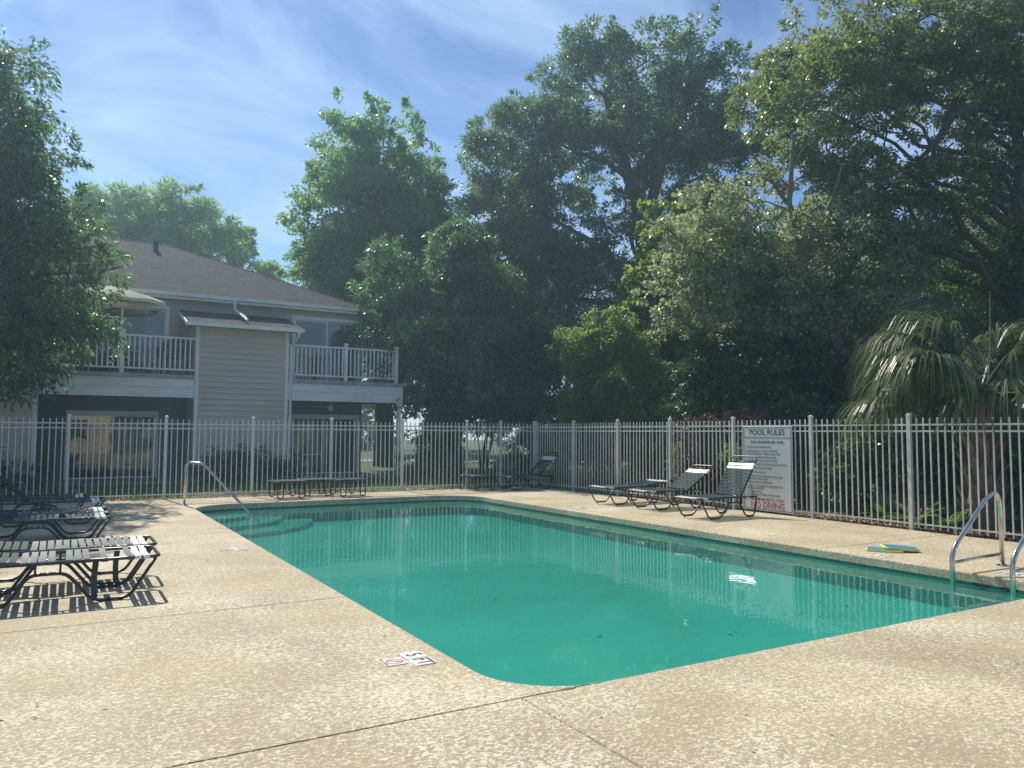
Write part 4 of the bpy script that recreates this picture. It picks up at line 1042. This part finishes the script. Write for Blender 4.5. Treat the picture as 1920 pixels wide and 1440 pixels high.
LB = {
    'ash': [(-1.66,20.11,9.55,1.18),(-1.12,19.87,8.55,0.94),(-1.22,20.03,7.2,1.12),(-0.58,19.72,6.38,0.94),(-0.8,19.91,5.43,1.42),(0.07,19.41,5.32,0.77),(0.58,19.11,5.5,0.38),(-0.85,20.04,4.14,1.42),(-0.23,19.69,3.97,0.68),(-1.02,20.21,3.31,0.94),(-2.51,20.75,7.66,1.89),(-2.51,20.95,5.07,2.24),(-2.37,20.53,9.55,1.42)],
    'feathery': [(1.32,50.55,14.04,1.56),(2.79,49.67,14.36,1.56),(4.27,48.79,14.52,1.62),(5.89,47.85,14.38,1.5),(7.27,47.1,13.61,1.41),(8.39,46.53,12.36,1.19),(5.4,48.24,12.97,1.88),(3.26,49.52,12.65,1.88),(9.23,46.11,11.43,0.88),(0.83,50.94,12.63,1.56),(10.06,45.66,10.97,0.81)],
    'sweetgum': [(10.51,32.3,15.26,1.06),(11.32,31.81,15.5,0.83),(12.75,30.98,15.39,0.71),(10.47,32.44,13.73,1.53),(11.99,31.54,13.85,1.42),(13.5,30.62,14.33,0.66),(9.6,33.05,12.31,1.18),(11.25,32.12,11.85,2.01),(13.07,31.02,12.33,1.42),(9.16,33.44,10.66,1.06),(10.62,32.65,9.72,2.12),(12.65,31.46,9.74,2.12),(14.14,30.51,10.69,1.18),(9.62,33.27,9.25,1.18),(8.82,33.78,8.77,0.83),(11.3,32.39,7.84,2.12),(13.33,31.2,7.85,2.12)],
    'laurel': [(9.58,24.91,4.88,1.01),(10.73,24.16,5.8,1.47),(10.18,24.66,3.5,1.1),(11.58,23.77,4.43,1.56),(12.14,23.3,6.27,1.38),(12.72,23.17,3.52,1.56),(11.32,24.05,2.68,1.1),(13.54,22.58,4.99,1.38),(13.38,22.84,2.79,1.1),(9.14,25.08,6.07,0.74),(9.65,24.7,7.17,0.92),(14.14,22.32,3.71,1.01)],
    'oak': [(15.2,27.36,13.59,1.33),(14.58,27.83,12.15,1.11),(16.23,26.71,14.15,1.33),(17.48,25.79,16.6,1.33),(18.7,25.02,17.38,1.33),(20.22,24.11,17.72,1.33),(21.48,23.39,17.4,1.33),(22.61,22.69,17.85,1),(23.63,22.22,16.19,1.11),(24.08,22.09,14.42,1.22),(17.26,26.06,14.71,1.44),(18.96,25.01,15.39,1.67),(20.87,23.88,15.62,1.78),(22.61,22.89,15.3,1.67),(15.76,27.2,11.27,1.67),(17.54,26.07,12.39,1.56),(19.05,25.14,13.06,1.11),(24.05,22.24,12.65,1.22),(14.56,27.99,10.15,1.22),(16.68,26.77,9.72,1.78),(18.41,25.76,9.73,1.33),(21.36,23.8,12.85,1.56),(22.92,22.95,11.98,1.67),(24.48,22.09,11.32,0.89),(14.62,28.07,8.6,1.33),(16.76,26.88,7.73,1.78),(18.68,25.77,7.51,1.78),(20.16,24.79,9.08,1.33),(21.39,24.23,6.87,1.56),(16.05,27.41,6.17,1.56),(17.98,26.31,5.74,1.56),(19.7,25.3,5.75,1.44),(17.88,26.17,8.4,1.22),(20,24.76,10.74,1.11),(22.08,23.67,8.87,1.33)],
    'backoak': [(28,29.2,12.94,1.53),(29.94,28.12,12.12,1.81),(32.1,26.85,12.13,1.39),(34.01,25.71,12.42,1.53),(31.47,27.4,9.63,2.08),(29.08,28.81,9.62,2.08),(34.34,25.7,9.93,1.94),(36.72,24.28,10.22,1.81),(38.9,23.05,9.68,1.81),(41.34,21.7,8.58,2.08),(27,30.19,7.39,1.94),(32.99,26.68,7.42,1.94),(37.32,24.17,7.17,1.94)],
    'maple': [(16.05,18.03,7.34,0.75),(15.51,18.43,6.18,0.67),(16.6,17.67,7.93,0.75),(15.79,18.1,8.51,0.42),(15.34,18.62,5.01,0.83),(16.45,17.88,6.18,0.83),(16.23,18.15,4.35,0.83),(17.07,17.61,5.02,0.83)],
    'elm': [(13.14,13.17,6.58,0.76),(12.74,13.47,5.69,0.7),(13.73,12.9,5.57,0.95),(14.63,12.42,4.94,1.02),(15.62,11.86,4.7,1.08),(16.48,11.32,5.21,0.95),(17.23,10.84,5.72,0.89),(15.89,11.58,6.35,0.89),(14.1,12.78,4.31,0.76),(13.32,13.21,4.68,0.7),(12.77,13.53,4.68,0.57),(12.35,13.81,4.3,0.38),(15.02,12.1,6.21,0.76),(16.73,11.23,4.32,0.76),(14.88,12.35,3.93,0.76),(12.15,13.86,5.18,0.41),(12.33,13.67,6.33,0.38),(13.78,12.76,7.09,0.51),(14.31,12.41,7.61,0.38),(14.25,12.55,6.21,0.64)],
    'liveoak': [(15.21,12.47,10.74,0.73),(15.86,12.02,11.53,0.86),(16.99,11.35,11.67,1.06),(18.13,10.67,11.81,1.06),(19.27,10.01,11.68,1.06),(15.42,12.42,9.62,0.73),(16.37,11.84,9.96,0.92),(16.13,12.07,8.7,0.79),(15.22,12.6,8.83,0.4),(17.32,11.36,8.91,0.59),(18.4,10.6,10.63,0.66),(19.78,9.82,10.24,0.66),(19.97,9.88,8,0.59),(17.59,11.29,7.73,0.73),(16.68,11.82,7.72,0.73),(18.84,10.55,7.86,0.59),(18.32,10.95,6.68,0.79),(19.36,10.38,6.02,0.79),(20.16,9.92,5.9,0.79),(17.18,11.62,6.54,0.73),(20.65,9.24,11.17,1.19),(21.08,9.16,8.93,1.32),(21.17,9.3,6.3,1.45),(16.01,12.24,7.45,0.53),(18.09,10.86,9.57,0.46),(18.92,10.43,8.79,0.53),(19.52,10.15,7.87,0.53),(17.71,11,10.62,0.59),(18.99,10.53,6.94,0.59),(19.59,10.01,9.19,0.53)],
    'brightbush': [(12.42,17.51,3.89,0.6),(13.19,17.05,4.04,0.63),(13.78,16.73,3.75,0.6),(12.91,17.3,2.85,0.75),(13.93,16.69,3,0.75),(12.41,17.64,2.25,0.52),(12.71,17.28,4.78,0.24),(13.36,16.91,4.64,0.37),(11.96,17.77,4.03,0.33),(13.46,17.05,1.96,0.6)],
    'darkshrub': [(13.31,13.57,3.05,0.71),(14.19,13.04,3.18,0.77),(15.18,12.45,3.32,0.84),(15.97,12.01,3.07,0.71),(13.11,13.74,2.28,0.58),(13.89,13.29,2.28,0.58),(14.66,12.82,2.42,0.64),(15.67,12.25,2.17,0.64),(16.33,11.86,2.17,0.51)],
    'hedge': [(11.78,12.35,1.79,0.37),(12.28,12.05,1.91,0.42),(12.77,11.76,1.95,0.42),(13.27,11.47,1.88,0.39),(13.77,11.18,1.8,0.35)],
    'vine': [(11.08,22.05,8.07,0.59),(10.66,22.35,7.38,0.87),(11.24,21.98,7.73,0.78),(11.66,21.82,6.52,0.78)],
}
TB = 'trees round the pool'
tree('ash_tree', 'dark green tree with drooping leaflets hanging before the upstairs balcony', LB['ash'], [(-2.6,21.0,-0.05),(-2.5,20.95,2.5),(-2.2,20.8,5),(-1.9,20.5,8),(-1.7,20.3,9.8)], 0.24, [],
     64000, 0.38, 60, 0.155, 0.055, L_ASH, M_TIMBER, 1, 1.6, 0.75, 0.5, 90, 0.35, TB)
tree('feathery_tree', 'feathery light green tree rising behind the house roof', LB['feathery'], [(4.8,49.5,-0.05),(4.7,49.3,5),(4.6,49.0,10),(4.5,48.8,14)], 0.4, [],
     72000, 0.85, 45, 0.25, 0.08, L_FEATHER, M_TIMBER, 2, 3.0, 0.1, 0.6, 80, 0.35, TB)
tree('sweetgum_tree', 'tall pointed mid green tree at the end of the house', LB['sweetgum'], [(12.4,32.3,-0.05),(12.1,32.05,6.4),(11.7,31.9,11.1),(11.3,31.9,15)], 0.36, [],
     125000, 0.55, 50, 0.165, 0.105, L_GUM, M_TIMBER, 3, 2.6, 0.3, 0.7, 120, 0.35, TB)
tree('laurel_tree', 'dense dark evergreen tree crowding the balcony end', LB['laurel'], [(11.8,24.2,-0.05),(11.7,24.1,2.2),(11.6,24.0,4.5),(11.5,24.0,6.5)], 0.26, [],
     80000, 0.45, 50, 0.155, 0.062, L_LAUREL, M_TIMBER, 4, 2.0, 0.35, 0.7, 60, 0.35, TB)
tree('spreading_oak', 'huge spreading dark oak, tallest of the trees', LB['oak'], [(21.1,24.9,-0.05),(20.95,24.7,4),(20.7,24.5,9.9),(19.85,24.7,12.8),(19.0,25.0,15.6)], 0.52,
     [([(20.7,24.5,9.9),(21.2,23.9,12.8),(22.1,23.2,15.2)], 0.26, 0.06), ([(20.85,24.6,7.5),(18.6,25.7,9.6),(16.4,26.9,11)], 0.22, 0.05), ([(20.7,24.5,9.0),(22.8,23.2,10.6),(24.2,22.3,12.4)], 0.2, 0.04)],
     185000, 0.62, 60, 0.185, 0.078, L_OAK, M_TIMBER, 5, 3.4, 0.2, 0.8, 170, 0.45, TB, 0.6, 12)
tree('distant_oak', 'broad dull green oak far behind the leaning pale tree', LB['backoak'], [(30.5,24.5,-0.05),(30.3,24.3,4),(30.2,24.2,8),(30.1,24.2,11)], 0.4, [],
     62000, 0.7, 50, 0.24, 0.11, L_OAK, M_TIMBER, 9, 2.5, 0.2, 0.8, 60, 0.4, TB)
tree('young_maple', 'slender yellow green maple in front of the spreading oak', LB['maple'], [(16.2,18.5,-0.05),(16.1,18.4,3),(15.9,18.2,6),(15.85,18.1,8.8)], 0.10, [],
     34000, 0.42, 50, 0.155, 0.095, L_MAPLE, M_BARKPALE, 6, 1.4, 0.5, 0.7, 50, 0.3, TB)
tree('leaning_elm', 'pale leaved tree with a leaning bare trunk behind the side fence', LB['elm'], [(16.4,11.65,-0.05),(16.18,11.66,3.05),(15.64,11.88,4.19),(15.09,12.09,5.71),(14.77,12.19,6.97),(14.81,12.07,8.6)], 0.18,
     [([(15.09,12.09,5.71),(15.65,11.67,6.98),(15.84,11.51,7.9)], 0.08, 0.025), ([(14.77,12.19,6.9),(14.0,12.5,8.0),(13.4,12.8,8.9)], 0.045, 0.01), ([(14.8,12.1,7.8),(15.4,11.8,8.9),(15.5,11.7,9.6)], 0.035, 0.01)],
     66000, 0.36, 40, 0.105, 0.06, L_ELM, M_BARKPALE, 7, 1.2, 0.3, 0.7, 330, 0.3, TB)
live = tree('live_oak', 'live oak hung with grey moss, its limbs reaching over the palm', [(x, y, z, r*1.2) for x, y, z, r in LB['liveoak']], [(20.7,10.1,-0.05),(20.5,9.9,3.6),(20.25,9.8,6.7),(20.2,9.65,8.9),(20.1,9.6,11)], 0.30,
     [([(20.15,9.65,10.2),(19.41,9.99,10.75),(18.64,10.49,10.23),(17.85,10.96,10.12),(17.18,11.38,9.76),(16.2,11.9,9.9)], 0.15, 0.03),
      ([(20.2,9.66,9.3),(18.89,10.39,9.71),(18.41,10.74,8.65),(17.92,11.07,8.12),(17.2,11.5,7.7)], 0.12, 0.03),
      ([(20.23,9.82,6.5),(19.43,10.25,7.2),(18.28,10.9,7.5),(17.2,11.5,7.3)], 0.11, 0.03), ([(20.43,9.84,4.9),(19.49,10.33,5.6),(18.57,10.85,6.0)], 0.10, 0.03)],
     185000, 0.40, 45, 0.11, 0.054, L_LIVE, M_TIMBER, 8, 2.2, 0.25, 0.7, 220, 0.3, TB, 0.65, 12)
# moss streamers hanging from its limbs
rng = np.random.default_rng(77)
lims = np.array([(20.1,9.7,8.3),(19.8,9.9,7.9),(19.4,10.0,8.6),(18.9,10.3,9.6),(18.6,10.5,9.0),(18.2,10.8,8.3),(17.7,11.1,8.0),(19.9,9.8,9.6),(19.2,10.2,7.0),(18.4,10.8,7.3),(17.4,11.2,9.6),(20.0,9.7,6.9),(19.0,10.4,8.9)])
ns = 620
b0_ = lims[rng.integers(0, len(lims), ns)] + rng.normal(size=(ns, 3))*np.array([0.28, 0.28, 0.14])
ln = rng.uniform(0.15, 0.75, ns)
segs = 4; V = []; 
sw = rng.normal(size=(ns, 2))*0.07; an = rng.uniform(0, math.pi, ns); wd = rng.uniform(0.004, 0.011, ns)
for s_ in range(segs+1):
    t_ = s_/segs
    c = b0_ + np.stack([sw[:,0]*t_ + 0.02*np.sin(9*t_+an), sw[:,1]*t_, -ln*t_], 1)
    w_ = (wd*(1-0.8*t_))[:, None]*np.stack([np.cos(an), np.sin(an), np.zeros(ns)], 1)
    V += [c-w_, c+w_]
V = np.stack(V, 1).reshape(-1, 3); k = 2*(segs+1)
F = np.concatenate([np.stack([np.arange(ns)*k+2*i, np.arange(ns)*k+2*i+1, np.arange(ns)*k+2*i+3, np.arange(ns)*k+2*i+2], 1) for i in range(segs)])
tag(link('moss', mesh_np('moss', V, F, M_MOSS), live), kind='stuff')

def shrub(name, label, lobes, base, n, cr, per, L, W, lm, seed, depth=0.8, droop=0.2, up=0.7, cat='shrub', group='shrubs beyond the fences', stems=6):
    root = empty(name, (base[0], base[1], 0)); tag(root, label, cat, group)
    lo = [(x-base[0], y-base[1], z, r) for x, y, z, r in lobes]
    rng = np.random.default_rng(seed)
    lo = thicken(lo, depth, rng) if depth else lo
    crown(lo, n, cr, per, L, W, lm, seed, droop, up, 'foliage', root, 0.3)
    paths = []
    for i in range(stems):
        l = lo[i*len(lo)//stems]
        paths.append((jitter_path((rng.normal()*0.12, rng.normal()*0.12, -0.05), l[:3], rng, 4, 0.15), [0.035, 0.028, 0.02, 0.014, 0.008]))
    for pts, r in paths: wood([(pts, r)], M_TIMBER, 'stem', root, 6)
    return root
shrub('bright_shrub', 'bright green loose bush with upright sprays behind the fence corner', LB['brightbush'], (13.2, 17.3), 34000, 0.34, 45, 0.12, 0.05, L_BRIGHT, 11, 1.0, 0.45)
shrub('understory_shrub', 'near black glossy shrub mass under the leaning pale tree', LB['darkshrub'] , (14.5, 13.0), 36000, 0.4, 45, 0.125, 0.06, L_DARK, 12, 1.6)
shrub('purple_hedge', 'low purple leaved hedge just behind the rules board', [(x, y, z*f, r) for (x, y, z, r) in LB['hedge'] for f in (0.85, 0.5, 0.22)], (12.8, 11.8), 26000, 0.22, 40, 0.06, 0.036, L_RED, 13, 0.5, 0.1)
shrub('climbing_vine', 'leafy vine draping the gap between the pointed tree and the oak', LB['vine'] + [(11.9, 22.0, 4.6, 0.8), (12.2, 21.8, 3.0, 0.8)], (12.0, 22.2), 20000, 0.42, 45, 0.13, 0.06, L_LAUREL, 14, 1.2, 0.5, cat='vine')
shrub('corner_shrub', 'dark shrub low behind the fence corner under the laurel', [(12.3, 20.4, 1.0, 0.9), (13.2, 19.6, 1.2, 0.9), (14.6, 19.2, 1.5, 1.1), (13.6, 20.8, 2.0, 1.2), (15.5, 17.6, 1.4, 1.1), (12.9, 18.4, 0.7, 0.5)], (13.4, 19.8), 42000, 0.4, 45, 0.11, 0.05, L_LAUREL, 15, 1.6)
shrub('fence_shrub', 'glossy leaved shrub pressed behind the pickets beside the rules board', [(12.35, 9.1, 0.9, 0.4), (12.5, 8.7, 1.35, 0.4), (12.45, 9.0, 0.5, 0.35), (12.6, 8.3, 0.75, 0.4)], (12.45, 8.8), 3600, 0.28, 30, 0.10, 0.06, L_DARK, 16, 0.3)
shrub('sapling_shrub', 'thin sapling with yellow green leaves behind the middle lounger', [(11.9, 13.0, 0.9, 0.22), (11.95, 12.85, 0.55, 0.2), (12.0, 13.1, 1.15, 0.16), (11.85, 11.3, 1.0, 0.28), (11.9, 11.2, 0.6, 0.25)], (11.95, 12.6), 1500, 0.18, 25, 0.075, 0.035, L_MAPLE, 17, 0.1)
shrub('dark_bank_shrub', 'tall dark shrub bank closing the view behind the side fence', [(15.0+0.3*math.sin(i*2.1), 15.8-1.25*i, 1.0+0.5*(i % 2), 1.05) for i in range(11)], (15, 10), 50000, 0.5, 45, 0.15, 0.075, L_LAUREL, 18, 2.0)
shrub('patio_shrub', 'low dark shrub growing before the siding between the patios', [(3.7, 23.3, 0.45, 0.5), (4.4, 23.2, 0.55, 0.55), (5.2, 23.3, 0.5, 0.5), (5.8, 23.1, 0.4, 0.45)], (4.7, 23.2), 9000, 0.25, 40, 0.07, 0.04, L_DARK, 19, 0.4)
shrub('patio_bush', 'round dark bush by the end column of the patio', [(9.9, 22.9, 0.55, 0.55), (10.6, 22.6, 0.8, 0.75), (10.9, 23.0, 1.5, 0.8)], (10.4, 22.8), 14000, 0.3, 40, 0.085, 0.045, L_LAUREL, 20, 0.5)
shrub('wall_bush', 'dark bush low against the house under the drooping tree', [(-1.6, 23.2, 0.5, 0.6), (-2.6, 23.2, 0.6, 0.65), (-0.7, 23.3, 0.35, 0.4)], (-1.7, 23.2), 9000, 0.25, 40, 0.07, 0.04, L_DARK, 25, 0.3)
shrub('yellow_sprig', 'bright yellow green sprig sticking up beside the purple hedge', [(13.25, 15.0, 2.05, 0.16), (13.4, 14.9, 2.1, 0.14)], (13.3, 15.0), 260, 0.12, 20, 0.13, 0.045, L_YEL, 21, 0)

# far wood that reads as one mass, round the sides and behind
def woodland(name, arcs, n, seed, L=0.5, W=0.3):
    rng = np.random.default_rng(seed); lo = []
    for (cx, cy, rad, a0, a1, hmin, hmax, k) in arcs:
        for i in range(k):
            a = R(a0+(a1-a0)*(i+rng.uniform(-.3,.3))/k); h = rng.uniform(hmin, hmax)
            x, y = cx+rad*math.sin(a), cy+rad*math.cos(a)
            z = rng.uniform(0.05, 1.0)*h
            lo.append((x+rng.normal()*2.5, y+rng.normal()*2.5, max(1.2, z), rng.uniform(2.0, 3.4)))
    o, C = crown(lo, n, 1.2, 60, L, W, L_WOOD, seed, 0.3, 0.7, name, None, 0.4)
    tag(o, 'far dark woodland closing the view behind the pool grounds', 'woodland', None, 'stuff')
woodland('woodland', [(0, 0, 52, 26, 80, 5, 13, 90), (0, 0, 62, 30, 95, 7, 15, 60), (6, 30, 42, -40, 28, 4, 9, 34), (0, 0, 40, 80, 110, 4, 12, 20)], 150000, 31, 0.46, 0.27)
woodland('woodland', [(0, 0, 34, 150, 250, 4, 9, 44)], 22000, 32, 0.8, 0.5)

# ------------------------------------------------------------------ fan palm with boots
palm = empty('cabbage_palm', (12.75, 6.85, 0)); tag(palm, 'young fan palm with drooping fronds and old boots on its trunk', 'palm tree')
tz = np.linspace(-0.05, 2.0, 9)
MB().tube([(0.01*math.sin(3*z), 0.01*math.cos(2*z), z) for z in tz], [0.26, 0.24, 0.22, 0.21, 0.2, 0.2, 0.2, 0.19, 0.15], 14).build('trunk', M_BOOT, palm, smooth=True)
rng = np.random.default_rng(41)
bm_ = MB().add([(0.0,-0.055,0),(0.0,0.055,0),(0.035,0.055,0.02),(0.035,-0.055,0.02),(0.13,-0.035,0.30),(0.13,0.035,0.30),(0.155,0.03,0.30),(0.155,-0.03,0.30),(0.20,-0.028,0.42),(0.20,0.022,0.46),(0.21,0.02,0.46),(0.21,-0.026,0.42)],
              [(0,1,2,3),(0,4,5,1),(3,2,6,7),(0,3,7,4),(1,5,6,2),(4,8,9,5),(7,6,10,11),(4,7,11,8),(5,9,10,6),(8,11,10,9)]).mesh('boot', M_BOOT)
k = 0
for lev in range(11):
    for j in range(7):
        a = 2*math.pi*(j/7 + lev*0.382) + rng.normal()*0.08
        z = 0.05 + lev*0.17 + rng.normal()*0.02; r = 0.175 - 0.004*lev
        link('boot', bm_, palm, (r*math.cos(a), r*math.sin(a), z), (0, rng.normal()*0.10, a))
def frond(seed, az, rise, plen, L, nseg, roll):
    """a costapalmate fan: arching stalk, then a fan of long segments that bend over and hang"""
    rng = np.random.default_rng(seed); mb = MB(); V, F = [], []
    d = np.array([math.cos(az), math.sin(az), 0.0]); up = np.array([0, 0, 1.0])
    sp = []
    for i in range(7):
        t_ = i/6; sp.append(d*plen*(t_*math.cos(rise)) + up*(plen*t_*math.sin(rise) - 0.20*plen*t_*t_))
    mb.tube([tuple(p) for p in sp], [0.018-0.008*i/6 for i in range(7)], 5)
    tip = sp[-1]; ax = unit(sp[-1]-sp[-2]); side = unit(np.cross(ax, up)); nor = np.cross(side, ax)
    # the costa runs on and curves down
    for i in range(nseg):
        u = (i+0.5)/nseg; th = (u-0.5)*2*R(118) + rng.normal()*0.03
        st = tip + ax*0.28*(1-abs(u-0.5)*2)
        dirn = ax*math.cos(th) + side*math.sin(th) + nor*(0.18*math.cos(th*1.3))
        dirn = unit(dirn + rng.normal(size=3)*0.05)
        ll = L*(0.75+0.25*math.cos(th))*rng.uniform(0.85, 1.1); w0 = 0.0165*rng.uniform(0.8, 1.25)
        p = st.copy(); v = dirn.copy(); n_ = 7; row = []
        sd = unit(np.cross(v, up + 0.01)); 
        for q in range(n_+1):
            t_ = q/n_; wd = w0*(0.55+1.1*t_ if t_ < 0.3 else 0.9*(1-(t_-0.3)/0.7)+0.05)
            row += [p - sd*wd, p + sd*wd]
            v = unit(v + np.array([0, 0, -1.0])*(0.10+0.62*t_)*1.25); p = p + v*ll/n_
        b = len(V); V += row
        F += [(b+2*q, b+2*q+1, b+2*q+3, b+2*q+2) for q in range(n_)]
    b = len(mb.v); mb.v += [tuple(p) for p in V]; mb.f += [tuple(b+i for i in q) for q in F]
    return mb
rngp = random.Random(3)
LEFT, RIGHT = 150, -35                                  # the two sides the crown has fallen open to
spec = [(LEFT+rngp.uniform(-48, 48), rngp.uniform(12, 66), rngp.uniform(0.85, 1.3)) for _ in range(12)]
spec += [(RIGHT+rngp.uniform(-45, 45), rngp.uniform(12, 66), rngp.uniform(0.8, 1.2)) for _ in range(11)]
spec += [(rngp.uniform(200, 300), rngp.uniform(0, 30), rngp.uniform(0.6, 0.9)) for _ in range(4)] + [(rngp.uniform(30, 110), rngp.uniform(10, 50), rngp.uniform(0.7, 1.0)) for _ in range(4)]
for i, (az, rise, pl) in enumerate(spec):
    frond(100+i, R(az), R(rise), pl, rngp.uniform(1.0, 1.45), 78, 0).build('frond', L_PALM, palm, (0, 0, 2.1))
MB().tube([(0.1,-0.05,2.0),(0.16,-0.1,2.8),(0.17,-0.12,3.75)], [0.014,0.012,0.006], 6).build('flower_stalk', M_BOOT, palm)

def fern(name, x, y, n, L, seed, label, group):
    rng = np.random.default_rng(seed); V, F = [], []
    for i in range(n):
        a = 2*math.pi*i*0.382; rise = rng.uniform(0.7, 1.25); l = L*rng.uniform(0.7, 1.1)
        d = np.array([math.cos(a), math.sin(a), 0]); p = np.array([0, 0, 0.03]); v = unit(d*math.cos(rise) + np.array([0, 0, math.sin(rise)]))
        for q in range(14):
            t_ = q/14; s = np.cross(d, [0, 0, 1.0]); wl_ = l*0.20*math.sin(math.pi*(0.08+0.9*t_))+0.01
            for sg in (-1, 1):
                b = len(V); e = unit(s*sg + v*0.7 + np.array([0, 0, -0.25])); w_ = v*0.016
                V += [p-w_, p+w_, p+e*wl_+w_*0.3, p+e*wl_-w_*0.3]; F.append((b, b+1, b+2, b+3))
            v = unit(v + np.array([0, 0, -0.10])); p = p + v*l/14
    o = link('fronds', mesh_np('fronds', np.array(V), np.array(F), L_FERN), empty(name, (x, y, -0.03)))
    tag(o.parent, label, 'fern', group)
fern('fern', 12.05, 7.55, 16, 0.62, 51, 'bright green fern low behind the side fence near the palm', 'ferns behind the side fence')
fern('fern', 12.15, 7.05, 14, 0.55, 52, 'green fern between the bright fern and the palm trunk', 'ferns behind the side fence')
fern('fern', 12.3, 8.3, 10, 0.4, 53, 'small fern at the foot of the glossy shrub', 'ferns behind the side fence')

# ------------------------------------------------------------------ beyond the fences
edg = MB()
for a, b in (((14.2, 12.2), (14.6, 9.6)), ((14.6, 9.6), (14.8, 5.0))):
    (xa, ya), (xb, yb) = a, b
    edg.add([(xa,ya,-0.04),(xa+0.25,ya,-0.04),(xb+0.25,yb,-0.04),(xb,yb,-0.04),(xa,ya,0.30),(xa+0.25,ya,0.30),(xb+0.25,yb,0.30),(xb,yb,0.30)],
            [(0,1,2,3),(7,6,5,4),(0,4,5,1),(1,5,6,2),(2,6,7,3),(3,7,4,0)])
tag(edg.build('garden_kerb', M_KERB), 'low mossy concrete kerb beyond the side fence', 'kerb')
bn = empty('slatted_screen', (17.0, 34.6, 0), R(-2)); tag(bn, 'low screen of pale boards beyond the end fence', 'screen')
for i, z in enumerate((0.06, 0.25, 0.44)):
    MB().bbox(-1.9, 1.9, -0.02, 0.02, z, z+0.17, 0.004).build('board', M_WOODPALE, bn)
for x in (-1.7, 0, 1.7): MB().box(x-0.05, x+0.05, 0.022, 0.10, -0.04, 0.66).build('post', M_WOODPALE, bn)
mb = MB().add([(13, 39.5, -0.028), (30, 29.5, -0.028), (31, 31, -0.028), (14, 41, -0.028)], [(0,1,2,3)])
tag(mb.build('path', M_KERB), kind='structure')
# leaf litter and grass
rng = np.random.default_rng(61)
def scatter(name, n, pts, L, W, mat, flat, label, cat, seed):
    rng = np.random.default_rng(seed)
    a = rng.uniform(0, 2*math.pi, n); A = np.stack([np.cos(a), np.sin(a), rng.normal(size=n)*flat], 1)
    N = rng.normal(size=(n, 3))*0.25 + np.array([0, 0, 1.0]); s = rng.uniform(0.6, 1.3, n)
    V = leaf_quads(pts, A, N, L*s, W*s); 
    o = link(name, mesh_np(name, V, np.arange(n*4).reshape(-1, 4), mat)); tag(o, label, cat, None, 'stuff')
L_LITTER = leaf_mat('fallen_leaves', (0.114, 0.075, 0.046), (0.273, 0.170, 0.091), (0.592, 0.410, 0.227), 0.1, 0.8, (0.455, 0.273, 0.114), 0.2, 3)
n1 = 9000
pts = np.concatenate([np.stack([FX + 0.02 + rng.exponential(0.6, n1), rng.uniform(2, 18, n1), np.full(n1, -0.02)+rng.random(n1)*0.02], 1),
                      np.stack([rng.uniform(-3, 12, n1//2), FY + 0.1 + rng.exponential(1.0, n1//2), np.full(n1//2, -0.02)+rng.random(n1//2)*0.02], 1)])
scatter('leaf_litter', len(pts), pts, 0.07, 0.035, L_LITTER, 0.25, 'brown fallen leaves under the fences', 'leaf litter', 62)
# a few that blew onto the deck and to the bottom of the pool
n2 = 170
dk = np.concatenate([np.stack([FX-0.12-np.abs(rng.normal(size=110))*0.18, rng.uniform(2.5, 9.3, 110), np.full(110, 0.006)], 1),
                     np.stack([rng.uniform(-1.5, 8.0, 60), rng.uniform(1.6, 3.6, 60), np.full(60, 0.006)], 1)[:26],
                     np.stack([rng.uniform(-1.5, 2.1, 34), rng.uniform(3.6, 16, 34), np.full(34, 0.006)], 1)])
scatter('blown_leaves', len(dk), dk, 0.035, 0.014, L_LITTER, 0.15, 'small dry leaves blown onto the pool deck', 'leaves', 63)
pl = np.stack([rng.uniform(2.6, 8.1, 34), rng.uniform(4.1, 13.5, 34), np.full(34, FLOOR_Z+0.006)], 1)
scatter('sunken_leaves', 34, pl, 0.07, 0.02, L_DARK, 0.1, 'dark leaves lying on the bottom of the pool', 'leaves', 64)
ng = 26000
gp_ = np.stack([rng.uniform(-4, 22, ng), FY + 0.25 + np.abs(rng.normal(size=ng))*5.5, np.full(ng, -0.04)], 1)
gp_ = gp_[~((gp_[:,0] > -9) & (gp_[:,0] < 10) & (gp_[:,1] > 23.9))]; ng = len(gp_)
A = rng.normal(size=(ng, 3))*0.35 + np.array([0, 0, 1.0]); N = rng.normal(size=(ng, 3)) + 0.01
V = leaf_quads(gp_, A, N, rng.uniform(0.06, 0.18, ng), np.full(ng, 0.012))
tag(link('grass', mesh_np('grass', V, np.arange(ng*4).reshape(-1, 4), L_GRASS)), 'short rough grass beyond the end fence', 'grass', None, 'stuff')

# thin scattering volume added over the whole place to stand in for lens glare
hz, hnt, hb = newmat('glare_veil')
hnt.nodes.remove(hb)
pv = hnt.nodes.new('ShaderNodeVolumePrincipled')
pv.inputs['Color'].default_value = (0.55, 0.84, 1.0, 1)
pv.inputs['Density'].default_value = 0.0023
pv.inputs['Anisotropy'].default_value = 0.45
hnt.links.new(pv.outputs[0], hnt.nodes['Material Output'].inputs['Volume'])
tag(MB().box(-155, 155, -155, 155, -1.5, 22).build('veil', hz), 'thin bright haze added to stand in for lens glare', 'veil', None, 'stuff')
